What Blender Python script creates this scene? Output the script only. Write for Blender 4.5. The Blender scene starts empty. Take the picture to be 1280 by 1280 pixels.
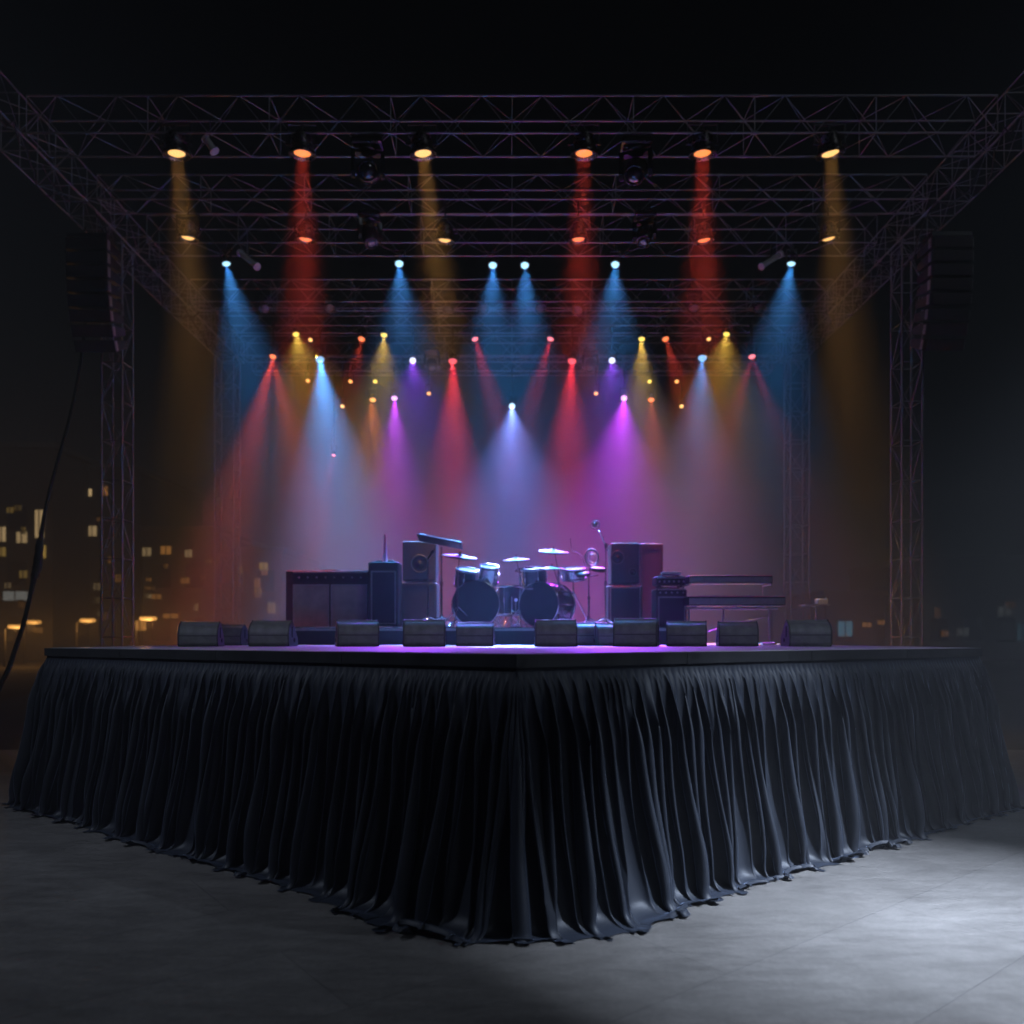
import bpy, math, random
import numpy as np
from mathutils import Vector, Matrix

random.seed(7)
rng = np.random.default_rng(11)
sc = bpy.context.scene
COL = sc.collection
F, CX, HY, CAMZ = 995.0, 640.0, 800.0, 1.215     # focal length in photo pixels, centre column, horizon row, eye height

def P(px, py, d):
    """world point seen at photo pixel (px, py) at distance d in front of the camera"""
    return Vector(((px - CX) / F * d, d, CAMZ + (HY - py) / F * d))

# ------------------------------------------------------------------ materials
MATS = {}
def mat(name, col=(0.5, 0.5, 0.5), rough=0.5, metal=0.0, spec=0.5, var=0.0, scale=8.0, bump=0.0,
        bscale=60.0, sheen=0.0, sheen_tint=(1, 1, 1), coat=0.0, rvar=0.0, emit=None, estr=0.0):
    m = bpy.data.materials.new(name); m.use_nodes = True
    nt = m.node_tree; b = nt.nodes['Principled BSDF']
    b.inputs['Base Color'].default_value = (*col, 1)
    b.inputs['Roughness'].default_value = rough
    b.inputs['Metallic'].default_value = metal
    b.inputs['Specular IOR Level'].default_value = spec
    b.inputs['Coat Weight'].default_value = coat
    if sheen:
        b.inputs['Sheen Weight'].default_value = sheen
        b.inputs['Sheen Roughness'].default_value = 0.28
        b.inputs['Sheen Tint'].default_value = (*sheen_tint, 1)
    if var or rvar or bump:
        tc = nt.nodes.new('ShaderNodeTexCoord')
        nz = nt.nodes.new('ShaderNodeTexNoise'); nz.inputs['Scale'].default_value = scale
        nz.inputs['Detail'].default_value = 6; nz.inputs['Roughness'].default_value = 0.6
        nt.links.new(tc.outputs['Object'], nz.inputs['Vector'])
        if var:
            mr = nt.nodes.new('ShaderNodeMapRange')
            mr.inputs['From Min'].default_value = 0.25; mr.inputs['From Max'].default_value = 0.75
            mr.inputs['To Min'].default_value = 1 - var; mr.inputs['To Max'].default_value = 1 + var
            nt.links.new(nz.outputs['Fac'], mr.inputs['Value'])
            mx = nt.nodes.new('ShaderNodeVectorMath'); mx.operation = 'SCALE'
            mx.inputs[0].default_value = col
            nt.links.new(mr.outputs['Result'], mx.inputs['Scale'])
            nt.links.new(mx.outputs['Vector'], b.inputs['Base Color'])
        if rvar:
            mr = nt.nodes.new('ShaderNodeMapRange')
            mr.inputs['From Min'].default_value = 0.3; mr.inputs['From Max'].default_value = 0.7
            mr.inputs['To Min'].default_value = max(0.02, rough - rvar); mr.inputs['To Max'].default_value = min(1, rough + rvar)
            nt.links.new(nz.outputs['Fac'], mr.inputs['Value'])
            nt.links.new(mr.outputs['Result'], b.inputs['Roughness'])
        if bump:
            n2 = nt.nodes.new('ShaderNodeTexNoise'); n2.inputs['Scale'].default_value = bscale
            n2.inputs['Detail'].default_value = 5
            nt.links.new(tc.outputs['Object'], n2.inputs['Vector'])
            bp = nt.nodes.new('ShaderNodeBump'); bp.inputs['Strength'].default_value = bump
            bp.inputs['Distance'].default_value = 0.01
            nt.links.new(n2.outputs['Fac'], bp.inputs['Height'])
            nt.links.new(bp.outputs['Normal'], b.inputs['Normal'])
    if emit:
        b.inputs['Emission Color'].default_value = (*emit, 1)
        b.inputs['Emission Strength'].default_value = estr
    MATS[name] = m
    return m

M_ALU = mat('truss_aluminium', (0.29, 0.28, 0.31), 0.42, 0.7, var=0.25, scale=9, rvar=0.1)
M_ALU_D = mat('tower_aluminium', (0.28, 0.28, 0.3), 0.45, 0.7, var=0.25, scale=9, rvar=0.1)
M_BLK = mat('black_paint', (0.016, 0.016, 0.018), 0.45, 0, var=0.3, scale=20, bump=0.1, bscale=180, rvar=0.1)
M_CAN = mat('lamp_housing_metal', (0.10, 0.09, 0.085), 0.3, 0.9, var=0.3, scale=30, rvar=0.1)
M_MOV = mat('moving_head_plastic', (0.02, 0.02, 0.023), 0.22, 0, coat=0.6, var=0.2, scale=15)
M_GLASS_D = mat('dark_lens_glass', (0.02, 0.02, 0.03), 0.05, 0, spec=0.9, coat=1.0)
M_WHITEPL = mat('pale_fixture_paint', (0.5, 0.5, 0.5), 0.4, 0, var=0.1)
M_WEDGE = mat('monitor_black_coating', (0.20, 0.20, 0.20), 0.48, 0, var=0.35, scale=14, bump=0.25, bscale=220, rvar=0.12)
M_WEDGE_E = mat('monitor_end_panel', (0.07, 0.07, 0.072), 0.5, 0, var=0.3, scale=20, bump=0.15, bscale=200)
M_GRILLE = mat('monitor_grille', (0.012, 0.012, 0.013), 0.55, 0.4, bump=0.5, bscale=300)
M_HOLE = mat('black_recess', (0.004, 0.004, 0.004), 0.9)
M_DECK = mat('deck_coating', (0.38, 0.38, 0.39), 0.36, 0, var=0.35, scale=3.0, bump=0.12, bscale=80, rvar=0.08)
M_FASC = mat('fascia_black', (0.028, 0.029, 0.032), 0.42, 0, var=0.3, scale=6, bump=0.06, bscale=40, rvar=0.1)
M_RISER = mat('riser_carpet', (0.03, 0.028, 0.032), 0.85, 0, var=0.35, scale=9, bump=0.2, bscale=160)
M_TOLEX = mat('amp_tolex', (0.032, 0.028, 0.032), 0.6, 0, var=0.25, scale=25, bump=0.3, bscale=260)
M_TRIM = mat('amp_metal_trim', (0.5, 0.48, 0.48), 0.38, 0.4, var=0.15, scale=20)
M_CLOTH_T = mat('amp_grille_cloth', (0.5, 0.42, 0.38), 0.9, 0, var=0.3, scale=5, bump=0.2, bscale=300)
M_CLOTH_D = mat('dark_grille_cloth', (0.035, 0.035, 0.05), 0.85, 0, var=0.3, scale=5, bump=0.2, bscale=300)
M_CHROME = mat('chrome', (0.75, 0.75, 0.77), 0.16, 1.0, rvar=0.05, scale=20)
M_SHELL = mat('drum_wrap', (0.05, 0.05, 0.06), 0.25, 0.0, coat=0.7, var=0.3, scale=8)
M_STEEL_SH = mat('polished_steel_shell', (0.85, 0.85, 0.88), 0.2, 0.9, var=0.1, scale=14)
M_HEAD = mat('drum_head_film', (0.05, 0.053, 0.06), 0.4, 0, var=0.2, scale=4)
M_HEADW = mat('white_drum_head', (0.03, 0.03, 0.033), 0.75, 0, spec=0.2, var=0.1, scale=6)
M_CYM = mat('red_light_tinted_bronze', (0.11, 0.03, 0.026), 0.55, 0.35, var=0.2, scale=30, rvar=0.08)  # red of the stage light is put into the bronze colour
M_CONE = mat('pink_cone_and_edge_light', (0.85, 0.22, 0.42), 0.4, 0, var=0.1)
M_PAPER = mat('white_paper', (0.8, 0.8, 0.8), 0.7, 0, var=0.05)
M_KEYB = mat('keyboard_casing', (0.03, 0.03, 0.035), 0.35, 0, var=0.2, coat=0.2)
M_KEYW = mat('white_keys', (0.75, 0.75, 0.73), 0.3, 0, var=0.04)
M_CABLE = mat('cable_rubber', (0.012, 0.012, 0.012), 0.6, 0, var=0.2, scale=30)
M_WALL = mat('far_wall_render', (0.06, 0.055, 0.05), 0.85, 0, var=0.3, scale=0.4)
M_PA = mat('speaker_array_paint', (0.02, 0.018, 0.02), 0.5, 0, var=0.3, scale=6, bump=0.15, bscale=200)
M_PAG = mat('speaker_array_grille', (0.028, 0.02, 0.022), 0.6, 0.3, bump=0.4, bscale=260, var=0.3, scale=5)
M_GROUND = mat('dark_ground', (0.035, 0.032, 0.03), 0.9, 0, var=0.4, scale=0.3, bump=0.4, bscale=4)

def emitter(name, col, strength):
    if name in MATS: return MATS[name]
    m = bpy.data.materials.new(name); m.use_nodes = True
    nt = m.node_tree
    b = nt.nodes['Principled BSDF']
    b.inputs['Base Color'].default_value = (0.1, 0.1, 0.1, 1)
    b.inputs['Roughness'].default_value = 0.2
    b.inputs['Emission Color'].default_value = (*col, 1)
    b.inputs['Emission Strength'].default_value = strength
    MATS[name] = m
    return m

# ------------------------------------------------------------------ mesh collector
class MB:
    def __init__(self): self.v = []; self.f = []; self.s = []
    def add(self, vs, fs, smooth=False):
        o = len(self.v); self.v += [tuple(v) for v in vs]
        self.f += [tuple(i + o for i in f) for f in fs]; self.s += [smooth] * len(fs)
    def box(self, lo, hi, R=None):
        (a, b, c), (d, e, f) = lo, hi
        vs = [Vector(p) for p in ((a,b,c),(d,b,c),(d,e,c),(a,e,c),(a,b,f),(d,b,f),(d,e,f),(a,e,f))]
        if R is not None: vs = [R @ v for v in vs]
        self.add(vs, [(0,3,2,1),(4,5,6,7),(0,1,5,4),(1,2,6,5),(2,3,7,6),(3,0,4,7)])
    def bevbox(self, lo, hi, r=0.01, R=None):
        """box with chamfered vertical and horizontal edges"""
        lo = Vector(lo); hi = Vector(hi)
        x0,y0,z0 = lo; x1,y1,z1 = hi
        ring = lambda x0,y0,x1,y1,z: [Vector(p) for p in ((x0+r,y0,z),(x1-r,y0,z),(x1,y0+r,z),(x1,y1-r,z),(x1-r,y1,z),(x0+r,y1,z),(x0,y1-r,z),(x0,y0+r,z))]
        rings = [ring(x0+r,y0+r,x1-r,y1-r,z0), ring(x0,y0,x1,y1,z0+r), ring(x0,y0,x1,y1,z1-r), ring(x0+r,y0+r,x1-r,y1-r,z1)]
        vs = sum(rings, []); fs = [tuple(range(7,-1,-1)), tuple(range(24,32))]
        for k in range(3):
            for i in range(8):
                j = (i+1) % 8
                fs.append((k*8+i, k*8+j, (k+1)*8+j, (k+1)*8+i))
        if R is not None: vs = [R @ v for v in vs]
        self.add(vs, fs)
    def tube(self, a, b, r, n=8, r2=None, cap=True):
        a = Vector(a); b = Vector(b); r2 = r if r2 is None else r2
        d = (b - a)
        if d.length < 1e-6: return
        d.normalize()
        u = d.orthogonal().normalized(); w = d.cross(u)
        vs = []
        for p, rr in ((a, r), (b, r2)):
            for i in range(n):
                t = 2*math.pi*i/n
                vs.append(p + u*(rr*math.cos(t)) + w*(rr*math.sin(t)))
        self.add(vs, [(i, (i+1) % n, n+(i+1) % n, n+i) for i in range(n)], True)
        if cap: self.add(vs, [tuple(range(n-1,-1,-1)), tuple(range(n, 2*n))])
    def path(self, pts, r, n=8, closed=False):
        pts = [Vector(p) for p in pts]; N = len(pts)
        rr = r if isinstance(r, (list, tuple)) else [r]*N
        vs = []; u = None
        for k, p in enumerate(pts):
            a = pts[(k-1) % N] if (closed or k) else p
            c = pts[(k+1) % N] if (closed or k < N-1) else p
            d = (c - a).normalized()
            u = d.orthogonal().normalized() if u is None else (u - d*u.dot(d)).normalized()
            w = d.cross(u)
            for i in range(n):
                t = 2*math.pi*i/n
                vs.append(p + u*(rr[k]*math.cos(t)) + w*(rr[k]*math.sin(t)))
        fs = []
        for k in range(N if closed else N-1):
            for i in range(n):
                j = (i+1) % n; k2 = (k+1) % N
                fs.append((k*n+i, k*n+j, k2*n+j, k2*n+i))
        self.add(vs, fs, True)
        if not closed: self.add(vs, [tuple(range(n-1,-1,-1)), tuple(range((N-1)*n, N*n))])
    def lathe(self, prof, n=24, R=None, smooth=True):
        """prof: list of (radius, z); spun about local z"""
        vs = []; fs = []
        for (r, z) in prof:
            for i in range(n):
                t = 2*math.pi*i/n
                vs.append(Vector((r*math.cos(t), r*math.sin(t), z)))
        for k in range(len(prof)-1):
            for i in range(n):
                j = (i+1) % n
                fs.append((k*n+i, k*n+j, (k+1)*n+j, (k+1)*n+i))
        if R is not None: vs = [R @ v for v in vs]
        self.add(vs, fs, smooth)
    def prism(self, poly, x0, x1, R=None, smooth=False):
        """poly: (y, z) outline, extruded along x"""
        n = len(poly)
        vs = [Vector((x0, y, z)) for y, z in poly] + [Vector((x1, y, z)) for y, z in poly]
        if R is not None: vs = [R @ v for v in vs]
        self.add(vs, [(i, (i+1) % n, n+(i+1) % n, n+i) for i in range(n)], smooth)
        self.add(vs, [tuple(range(n-1,-1,-1)), tuple(range(n, 2*n))])
    def mesh(self, name, material):
        me = bpy.data.meshes.new(name); me.from_pydata(self.v, [], self.f)
        me.polygons.foreach_set('use_smooth', self.s)
        me.materials.append(material); me.update()
        return me
    def build(self, name, material, parent=None, loc=None):
        return link(name, self.mesh(name, material), parent, loc)

def link(name, data, parent=None, loc=None):
    o = bpy.data.objects.new(name, data); COL.objects.link(o)
    if parent is not None: o.parent = parent
    if loc is not None: o.location = loc
    return o
def tag(o, label, cat, group=None):
    o['label'] = label; o['category'] = cat
    if group: o['group'] = group
    return o
def thing(name, label, cat, loc=(0,0,0), rz=0.0, group=None):
    o = bpy.data.objects.new(name, None); COL.objects.link(o)
    o.location = loc; o.rotation_euler = (0, 0, rz); o.empty_display_size = 0.1
    return tag(o, label, cat, group)
def copy_tree(o, parent=None):
    c = o.copy(); COL.objects.link(c)
    if parent is not None: c.parent = parent
    for ch in list(o.children): copy_tree(ch, c)
    return c
def RM(direction):
    """rotation matrix that turns local -Z onto the direction"""
    return Vector(direction).to_track_quat('-Z', 'Y').to_matrix().to_4x4()
def ZM(direction, loc=(0,0,0)):
    """turns local +Z onto the direction"""
    return Matrix.Translation(Vector(loc)) @ Vector(direction).to_track_quat('Z', 'Y').to_matrix().to_4x4()

# ------------------------------------------------------------------ camera
cam = bpy.data.cameras.new('camera'); cam_o = link('camera', cam)
cam_o.location = (0, 0, CAMZ); cam_o.rotation_euler = (math.radians(90), 0, 0)
cam.sensor_width = 36; cam.lens = F/1280*36; cam.shift_y = (HY-640)/1280; cam.clip_end = 2000; cam.clip_start = 0.05
cam.dof.use_dof = True; cam.dof.focus_distance = 5.0; cam.dof.aperture_fstop = 1.4
sc.camera = cam_o

# ------------------------------------------------------------------ world, moon
w = bpy.data.worlds.new('World'); sc.world = w; w.use_nodes = True
nt = w.node_tree
sky = nt.nodes.new('ShaderNodeTexSky'); sky.sky_type = 'NISHITA'; sky.sun_disc = False
MOON_EL, MOON_AZ = 38.0, 40.0            # elevation; azimuth measured from straight behind the camera to its right
sky.sun_elevation = math.radians(MOON_EL)
sky.sun_rotation = math.radians(180 - MOON_AZ)
nt.links.new(sky.outputs['Color'], nt.nodes['Background'].inputs['Color'])
nt.nodes['Background'].inputs['Strength'].default_value = 0.0003
sun = bpy.data.lights.new('moon', 'SUN'); sun.energy = 0.14; sun.angle = math.radians(11); sun.color = (0.72, 0.84, 1.0)
sun_o = link('moon', sun)
e, a = math.radians(MOON_EL), math.radians(MOON_AZ)
src = Vector((math.sin(a)*math.cos(e), -math.cos(a)*math.cos(e), math.sin(e)))
sun_o.rotation_euler = (-src).to_track_quat('-Z', 'Y').to_euler()

# ------------------------------------------------------------------ haze
hz = MB(); hz.box((-70, -8, -1.2), (70, 64, 13.2))
mh = bpy.data.materials.new('haze_air'); mh.use_nodes = True
nt = mh.node_tree; nt.nodes.remove(nt.nodes['Principled BSDF'])
pv = nt.nodes.new('ShaderNodeVolumePrincipled')
HAZE = 0.0105
pv.inputs['Density'].default_value = HAZE
pv.inputs['Color'].default_value = (0.78, 0.79, 0.82, 1); pv.inputs['Anisotropy'].default_value = 0.0
nt.links.new(pv.outputs['Volume'], nt.nodes['Material Output'].inputs['Volume'])
hzo = hz.build('haze', mh); hzo['kind'] = 'stuff'

# ------------------------------------------------------------------ ground, floor
g = MB(); g.add([(-400,-60,-0.06),(400,-60,-0.06),(400,600,-0.06),(-400,600,-0.06)], [(0,1,2,3)])
go = g.build('ground', M_GROUND); go['kind'] = 'structure'

def floor_material():
    m = bpy.data.materials.new('floor_slabs'); m.use_nodes = True
    nt = m.node_tree; N = nt.nodes; L = nt.links; b = N['Principled BSDF']
    tc = N.new('ShaderNodeTexCoord'); mp = N.new('ShaderNodeMapping')
    mp.inputs['Rotation'].default_value = (0, 0, math.radians(-38))
    L.new(tc.outputs['Object'], mp.inputs['Vector'])
    br = N.new('ShaderNodeTexBrick'); br.inputs['Scale'].default_value = 1.0
    br.inputs['Brick Width'].default_value = 2.4; br.inputs['Row Height'].default_value = 0.60
    br.inputs['Mortar Size'].default_value = 0.0035; br.inputs['Mortar Smooth'].default_value = 0.6
    br.inputs['Color1'].default_value = (0.150, 0.140, 0.130, 1); br.inputs['Color2'].default_value = (0.162, 0.152, 0.142, 1)
    br.inputs['Mortar'].default_value = (0.108, 0.102, 0.096, 1)
    L.new(mp.outputs['Vector'], br.inputs['Vector'])
    n1 = N.new('ShaderNodeTexNoise'); n1.inputs['Scale'].default_value = 2.2; n1.inputs['Detail'].default_value = 8; n1.inputs['Roughness'].default_value = 0.62
    L.new(tc.outputs['Object'], n1.inputs['Vector'])
    mp2 = N.new('ShaderNodeMapping'); mp2.inputs['Rotation'].default_value = (0, 0, math.radians(-38)); mp2.inputs['Scale'].default_value = (2.5, 9, 1)
    L.new(tc.outputs['Object'], mp2.inputs['Vector'])
    n2 = N.new('ShaderNodeTexNoise'); n2.inputs['Scale'].default_value = 1.6; n2.inputs['Detail'].default_value = 9; n2.inputs['Roughness'].default_value = 0.7
    L.new(mp2.outputs['Vector'], n2.inputs['Vector'])
    ad = N.new('ShaderNodeMath'); ad.operation = 'ADD'; L.new(n1.outputs['Fac'], ad.inputs[0]); L.new(n2.outputs['Fac'], ad.inputs[1])
    mr = N.new('ShaderNodeMapRange'); mr.inputs['From Min'].default_value = 0.65; mr.inputs['From Max'].default_value = 1.35
    mr.inputs['To Min'].default_value = 0.66; mr.inputs['To Max'].default_value = 1.3
    L.new(ad.outputs[0], mr.inputs['Value'])
    n3 = N.new('ShaderNodeTexNoise'); n3.inputs['Scale'].default_value = 34; n3.inputs['Detail'].default_value = 6; n3.inputs['Roughness'].default_value = 0.75
    L.new(tc.outputs['Object'], n3.inputs['Vector'])
    m3 = N.new('ShaderNodeMapRange'); m3.inputs['From Min'].default_value = 0.3; m3.inputs['From Max'].default_value = 0.7
    m3.inputs['To Min'].default_value = 0.82; m3.inputs['To Max'].default_value = 1.18
    L.new(n3.outputs['Fac'], m3.inputs['Value'])
    mm = N.new('ShaderNodeMath'); mm.operation = 'MULTIPLY'; L.new(mr.outputs['Result'], mm.inputs[0]); L.new(m3.outputs['Result'], mm.inputs[1])
    sc_ = N.new('ShaderNodeVectorMath'); sc_.operation = 'SCALE'
    L.new(br.outputs['Color'], sc_.inputs[0]); L.new(mm.outputs[0], sc_.inputs['Scale'])
    L.new(sc_.outputs['Vector'], b.inputs['Base Color'])
    mr2 = N.new('ShaderNodeMapRange'); mr2.inputs['From Min'].default_value = 0.3; mr2.inputs['From Max'].default_value = 0.7
    mr2.inputs['To Min'].default_value = 0.42; mr2.inputs['To Max'].default_value = 0.66
    L.new(n2.outputs['Fac'], mr2.inputs['Value']); L.new(mr2.outputs['Result'], b.inputs['Roughness'])
    bp = N.new('ShaderNodeBump'); bp.inputs['Strength'].default_value = 0.35; bp.inputs['Distance'].default_value = 0.012
    mul = N.new('ShaderNodeMath'); mul.operation = 'MULTIPLY_ADD'; mul.inputs[1].default_value = -0.6
    L.new(br.outputs['Fac'], mul.inputs[0]); L.new(ad.outputs[0], mul.inputs[2])
    L.new(mul.outputs[0], bp.inputs['Height']); L.new(bp.outputs['Normal'], b.inputs['Normal'])
    b.inputs['Specular IOR Level'].default_value = 0.35
    return m
fl = MB(); fl.box((-30, -6, -0.1), (30, 8.8, 0.0))
flo = fl.build('floor', floor_material()); flo['kind'] = 'structure'

# ------------------------------------------------------------------ stage
DZ = 1.157
POLY = [(-4.1, 13.2), (-3.46, 5.95), (0.02, 3.40), (3.42, 5.85), (4.1, 13.2)]
stage = thing('stage', 'black corner stage platform with a thin dark edge above the pleated skirt', 'stage', (0, 8, 0))
def off_poly(poly, d):
    """offset an open chain outward (away from the stage centre)"""
    out = []
    pts = [Vector((*p, 0)) for p in poly]
    for i, p in enumerate(pts):
        ns = []
        if i: e_ = (pts[i]-pts[i-1]).normalized(); ns.append(Vector((e_.y*-1, e_.x, 0))*-1)
        if i < len(pts)-1: e_ = (pts[i+1]-pts[i]).normalized(); ns.append(Vector((e_.y, -e_.x, 0)))
        n = sum(ns, Vector()).normalized()
        k = 1/max(0.4, n.dot(ns[0]))
        q = p + n*d*k
        out.append((q.x, q.y))
    return out
def inv(o, parent): o.matrix_parent_inverse = Matrix.Translation(parent.location).inverted()
dk = MB()
n = len(POLY)
vs = [(x, y, DZ-0.05) for x, y in POLY] + [(x, y, DZ) for x, y in POLY]
dk.add(vs, [tuple(range(n-1,-1,-1)), tuple(range(n, 2*n))] + [(i, (i+1) % n, n+(i+1) % n, n+i) for i in range(n)])
o = dk.build('deck', M_DECK, stage); inv(o, stage)
o1 = off_poly(POLY, 0.003); o2 = off_poly(POLY, 0.028)
for i in range(n-1):
    A0, A1, B0, B1 = (Vector((*q, 0)) for q in (o1[i], o1[i+1], o2[i], o2[i+1]))
    np_ = max(1, round((A1-A0).length/1.05)); zt, zb = DZ-0.003, DZ-0.060
    gap = 0.0022/(A1-A0).length
    for k in range(np_):
        t0 = k/np_ + (gap if k else 0); t1 = (k+1)/np_ - (gap if k < np_-1 else 0)
        a0, a1, b0, b1 = A0.lerp(A1, t0), A0.lerp(A1, t1), B0.lerp(B1, t0), B0.lerp(B1, t1)
        fb = MB()
        vs = [(p.x, p.y, z) for z in (zb, zt) for p in (a0, a1, b1, b0)]
        fb.add(vs, [(0,1,2,3),(7,6,5,4),(3,2,6,7),(0,4,5,1),(1,5,6,2),(0,3,7,4)])
        o = fb.build('edge_trim', M_FASC, stage); inv(o, stage)

# ------------------------------------------------------------------ pleated skirt
def vnoise(x, seed, period=4096):
    r = np.random.default_rng(seed).random(period)
    xi = np.floor(x).astype(int); f = x - xi; f = f*f*(3-2*f)
    return r[xi % period]*(1-f) + r[(xi+1) % period]*f
def smooth(a, b, x):
    t = np.clip((x-a)/(b-a), 0, 1); return t*t*(3-2*t)

def skirt():
    base = off_poly(POLY, 0.012)
    pts = [Vector((*p, 0)) for p in base]
    # samples along the chain: position, outward normal, cloth coordinate u
    S = []; u = 0.0; ARC = 0.30
    for i in range(len(pts)-1):
        e_ = (pts[i+1]-pts[i]); Ln = e_.length; d = e_.normalized(); nn = Vector((d.y, -d.x, 0))
        front = i in (1, 2)
        step = 0.0065 if front else 0.016
        k = max(2, int(Ln/step))
        for j in range(k+1):
            S.append((pts[i] + d*(Ln*j/k), nn, u + Ln*j/k))
        u += Ln
        if i < len(pts)-2:
            e2 = (pts[i+2]-pts[i+1]).normalized(); n2 = Vector((e2.y, -e2.x, 0))
            ang = math.atan2(nn.cross(n2).z, nn.dot(n2))
            arc = ARC*abs(ang)
            kk = 60
            if i == 1: corner_u = u + arc/2
            for j in range(1, kk):
                t = j/kk
                r_ = Matrix.Rotation(ang*t, 3, 'Z')
                S.append((pts[i+1].copy(), r_ @ nn, u + arc*t))
            u += arc
    U = np.array([s[2] for s in S]); PX = np.array([s[0][:2] for s in S]); NX = np.array([s[1][:2] for s in S])
    TX = np.stack([-NX[:,1], NX[:,0]], 1)         # along the cloth
    total = U[-1]
    V = np.concatenate([np.linspace(0, 0.06, 8)[:-1], np.linspace(0.06, 0.9, 66)[:-1], np.linspace(0.9, 1.0, 30)])
    uu, vv = np.meshgrid(U, V, indexing='xy')      # rows = v
    def folds(seed, lo, hi, lean):
        r = np.random.default_rng(seed)
        c = [-1.0]
        while c[-1] < total + 1: c.append(c[-1] + r.uniform(lo, hi))
        c = np.array(c); K = len(c)
        amp = r.uniform(0.6, 1.0, K); ln = r.normal(0, lean, K); v0 = r.uniform(0.0, 0.4, K)
        shift = np.interp(uu, c, ln)
        x = uu + shift*vv**1.6 + 0.012*(vnoise(vv*3+uu*1.5, seed+5)-0.5)*vv
        ph = np.interp(x, c, np.arange(K))
        k = np.clip(np.round(ph).astype(int), 0, K-1)
        A = amp[k]; st = v0[k]
        # amplitude is blended to zero at the valleys, so a jump between folds never shows
        cosv = 0.5+0.5*np.cos(2*np.pi*ph)
        return cosv**1.25*A, np.sin(2*np.pi*ph)*A, st
    p1, s1, t1 = folds(21, 0.026, 0.055, 0.01)
    p2, s2, t2 = folds(22, 0.060, 0.102, 0.022)
    p3, s3, t3 = folds(23, 0.16, 0.30, 0.06)
    sc_ = (1 + 0.25*(vnoise(uu*0.9, 3)-0.5))
    a1 = 0.016*smooth(0.012, 0.09, vv)*(1-0.8*smooth(0.15, 0.6, vv))
    a2 = 0.080*smooth(0.012, 0.30, vv-0.12*t2)*(1-0.55*smooth(0.72, 1.0, vv))
    a3 = 0.095*smooth(0.10, 0.85, vv-0.25*t3)*(1-0.35*smooth(0.85, 1.0, vv))
    out = a1*p1 + a2*p2 + a3*p3
    lat = -0.008*smooth(0.02, 0.1, vv)*s1*(1-smooth(0.2, 0.6, vv)) - 0.030*smooth(0.05, 0.4, vv)*s2 - 0.05*smooth(0.25, 1, vv)*s3
    # general flare of the cloth and the part that lies on the floor
    H = DZ - 0.055
    LEN = H + 0.045 + 0.055*vnoise(uu*2.1, 31) + 0.022*vnoise(uu*5.3, 32)     # cloth is longer than the drop
    flare = 0.028*smooth(0, 0.12, vv) + 0.06*vv + 0.10*vv**3
    drop = vv*LEN*0.995
    ZB = 0.06                                                                # bend radius at the floor
    z = H - drop
    zz = np.where(z > ZB, z, 0)
    over = np.clip(ZB - z, 0, None)
    ang = np.minimum(over/ZB, math.pi/2)
    zbend = ZB*(1-np.sin(ang)); run = ZB*(1-np.cos(ang)) + np.clip(over - ZB*math.pi/2, 0, None)
    zfin = np.where(z > ZB, z, zbend)
    hem = smooth(0.93, 1.0, vv)
    rip = (vnoise(uu*8+vv*7, 41)-0.35)*0.040
    zfin = zfin + np.clip(hem*rip, -0.0, 0.05)*smooth(0.02, 0.10, run) + 0.004
    curl = np.clip(vnoise(uu*3.1, 44)-0.62, 0, 1)*2.0
    zfin = zfin + curl*0.045*smooth(0.955, 0.985, vv)*(1-0.6*smooth(0.985, 1.0, vv))
    du = np.abs(uu - corner_u)
    rnd = 1 + 0.45*np.exp(-((du-0.62)/0.40)**2)*vv - 0.30*np.exp(-(du/0.22)**2)*vv   # the hem swings round the corner in a soft curve
    out = out*(1-0.12*hem)*(1-0.15*np.exp(-(du/0.2)**2)) + (flare*0.85 + run*0.8)*rnd
    lat = lat + hem*0.03*(vnoise(uu*7, 45)-0.5)
    q = PX[None,:,:] + NX[None,:,:]*out[...,None] + TX[None,:,:]*lat[...,None]
    co = np.concatenate([q, zfin[...,None]], -1).reshape(-1, 3)
    nr, nc = uu.shape
    idx = np.arange(nr*nc).reshape(nr, nc)
    faces = np.stack([idx[:-1,:-1], idx[1:,:-1], idx[1:,1:], idx[:-1,1:]], -1).reshape(-1, 4)
    me = bpy.data.meshes.new('stage_skirt')
    me.vertices.add(len(co)); me.vertices.foreach_set('co', co.ravel())
    me.loops.add(faces.size); me.loops.foreach_set('vertex_index', faces.ravel())
    me.polygons.add(len(faces)); me.polygons.foreach_set('loop_start', np.arange(0, faces.size, 4))
    me.polygons.foreach_set('use_smooth', np.ones(len(faces), bool))
    me.update(); me.validate()
    return me
m = mat('skirt_cloth', (0.020, 0.0245, 0.035), 0.52, 0, spec=0.4, sheen=0.7, sheen_tint=(0.55, 0.68, 1.0), var=0.18, scale=6, bump=0.08, bscale=300)
sk = skirt(); sk.materials.append(m)
sko = link('stage_skirt', sk)
tag(sko, 'long black pleated cloth skirt hanging from the stage edge to the floor', 'stage skirt')

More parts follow.
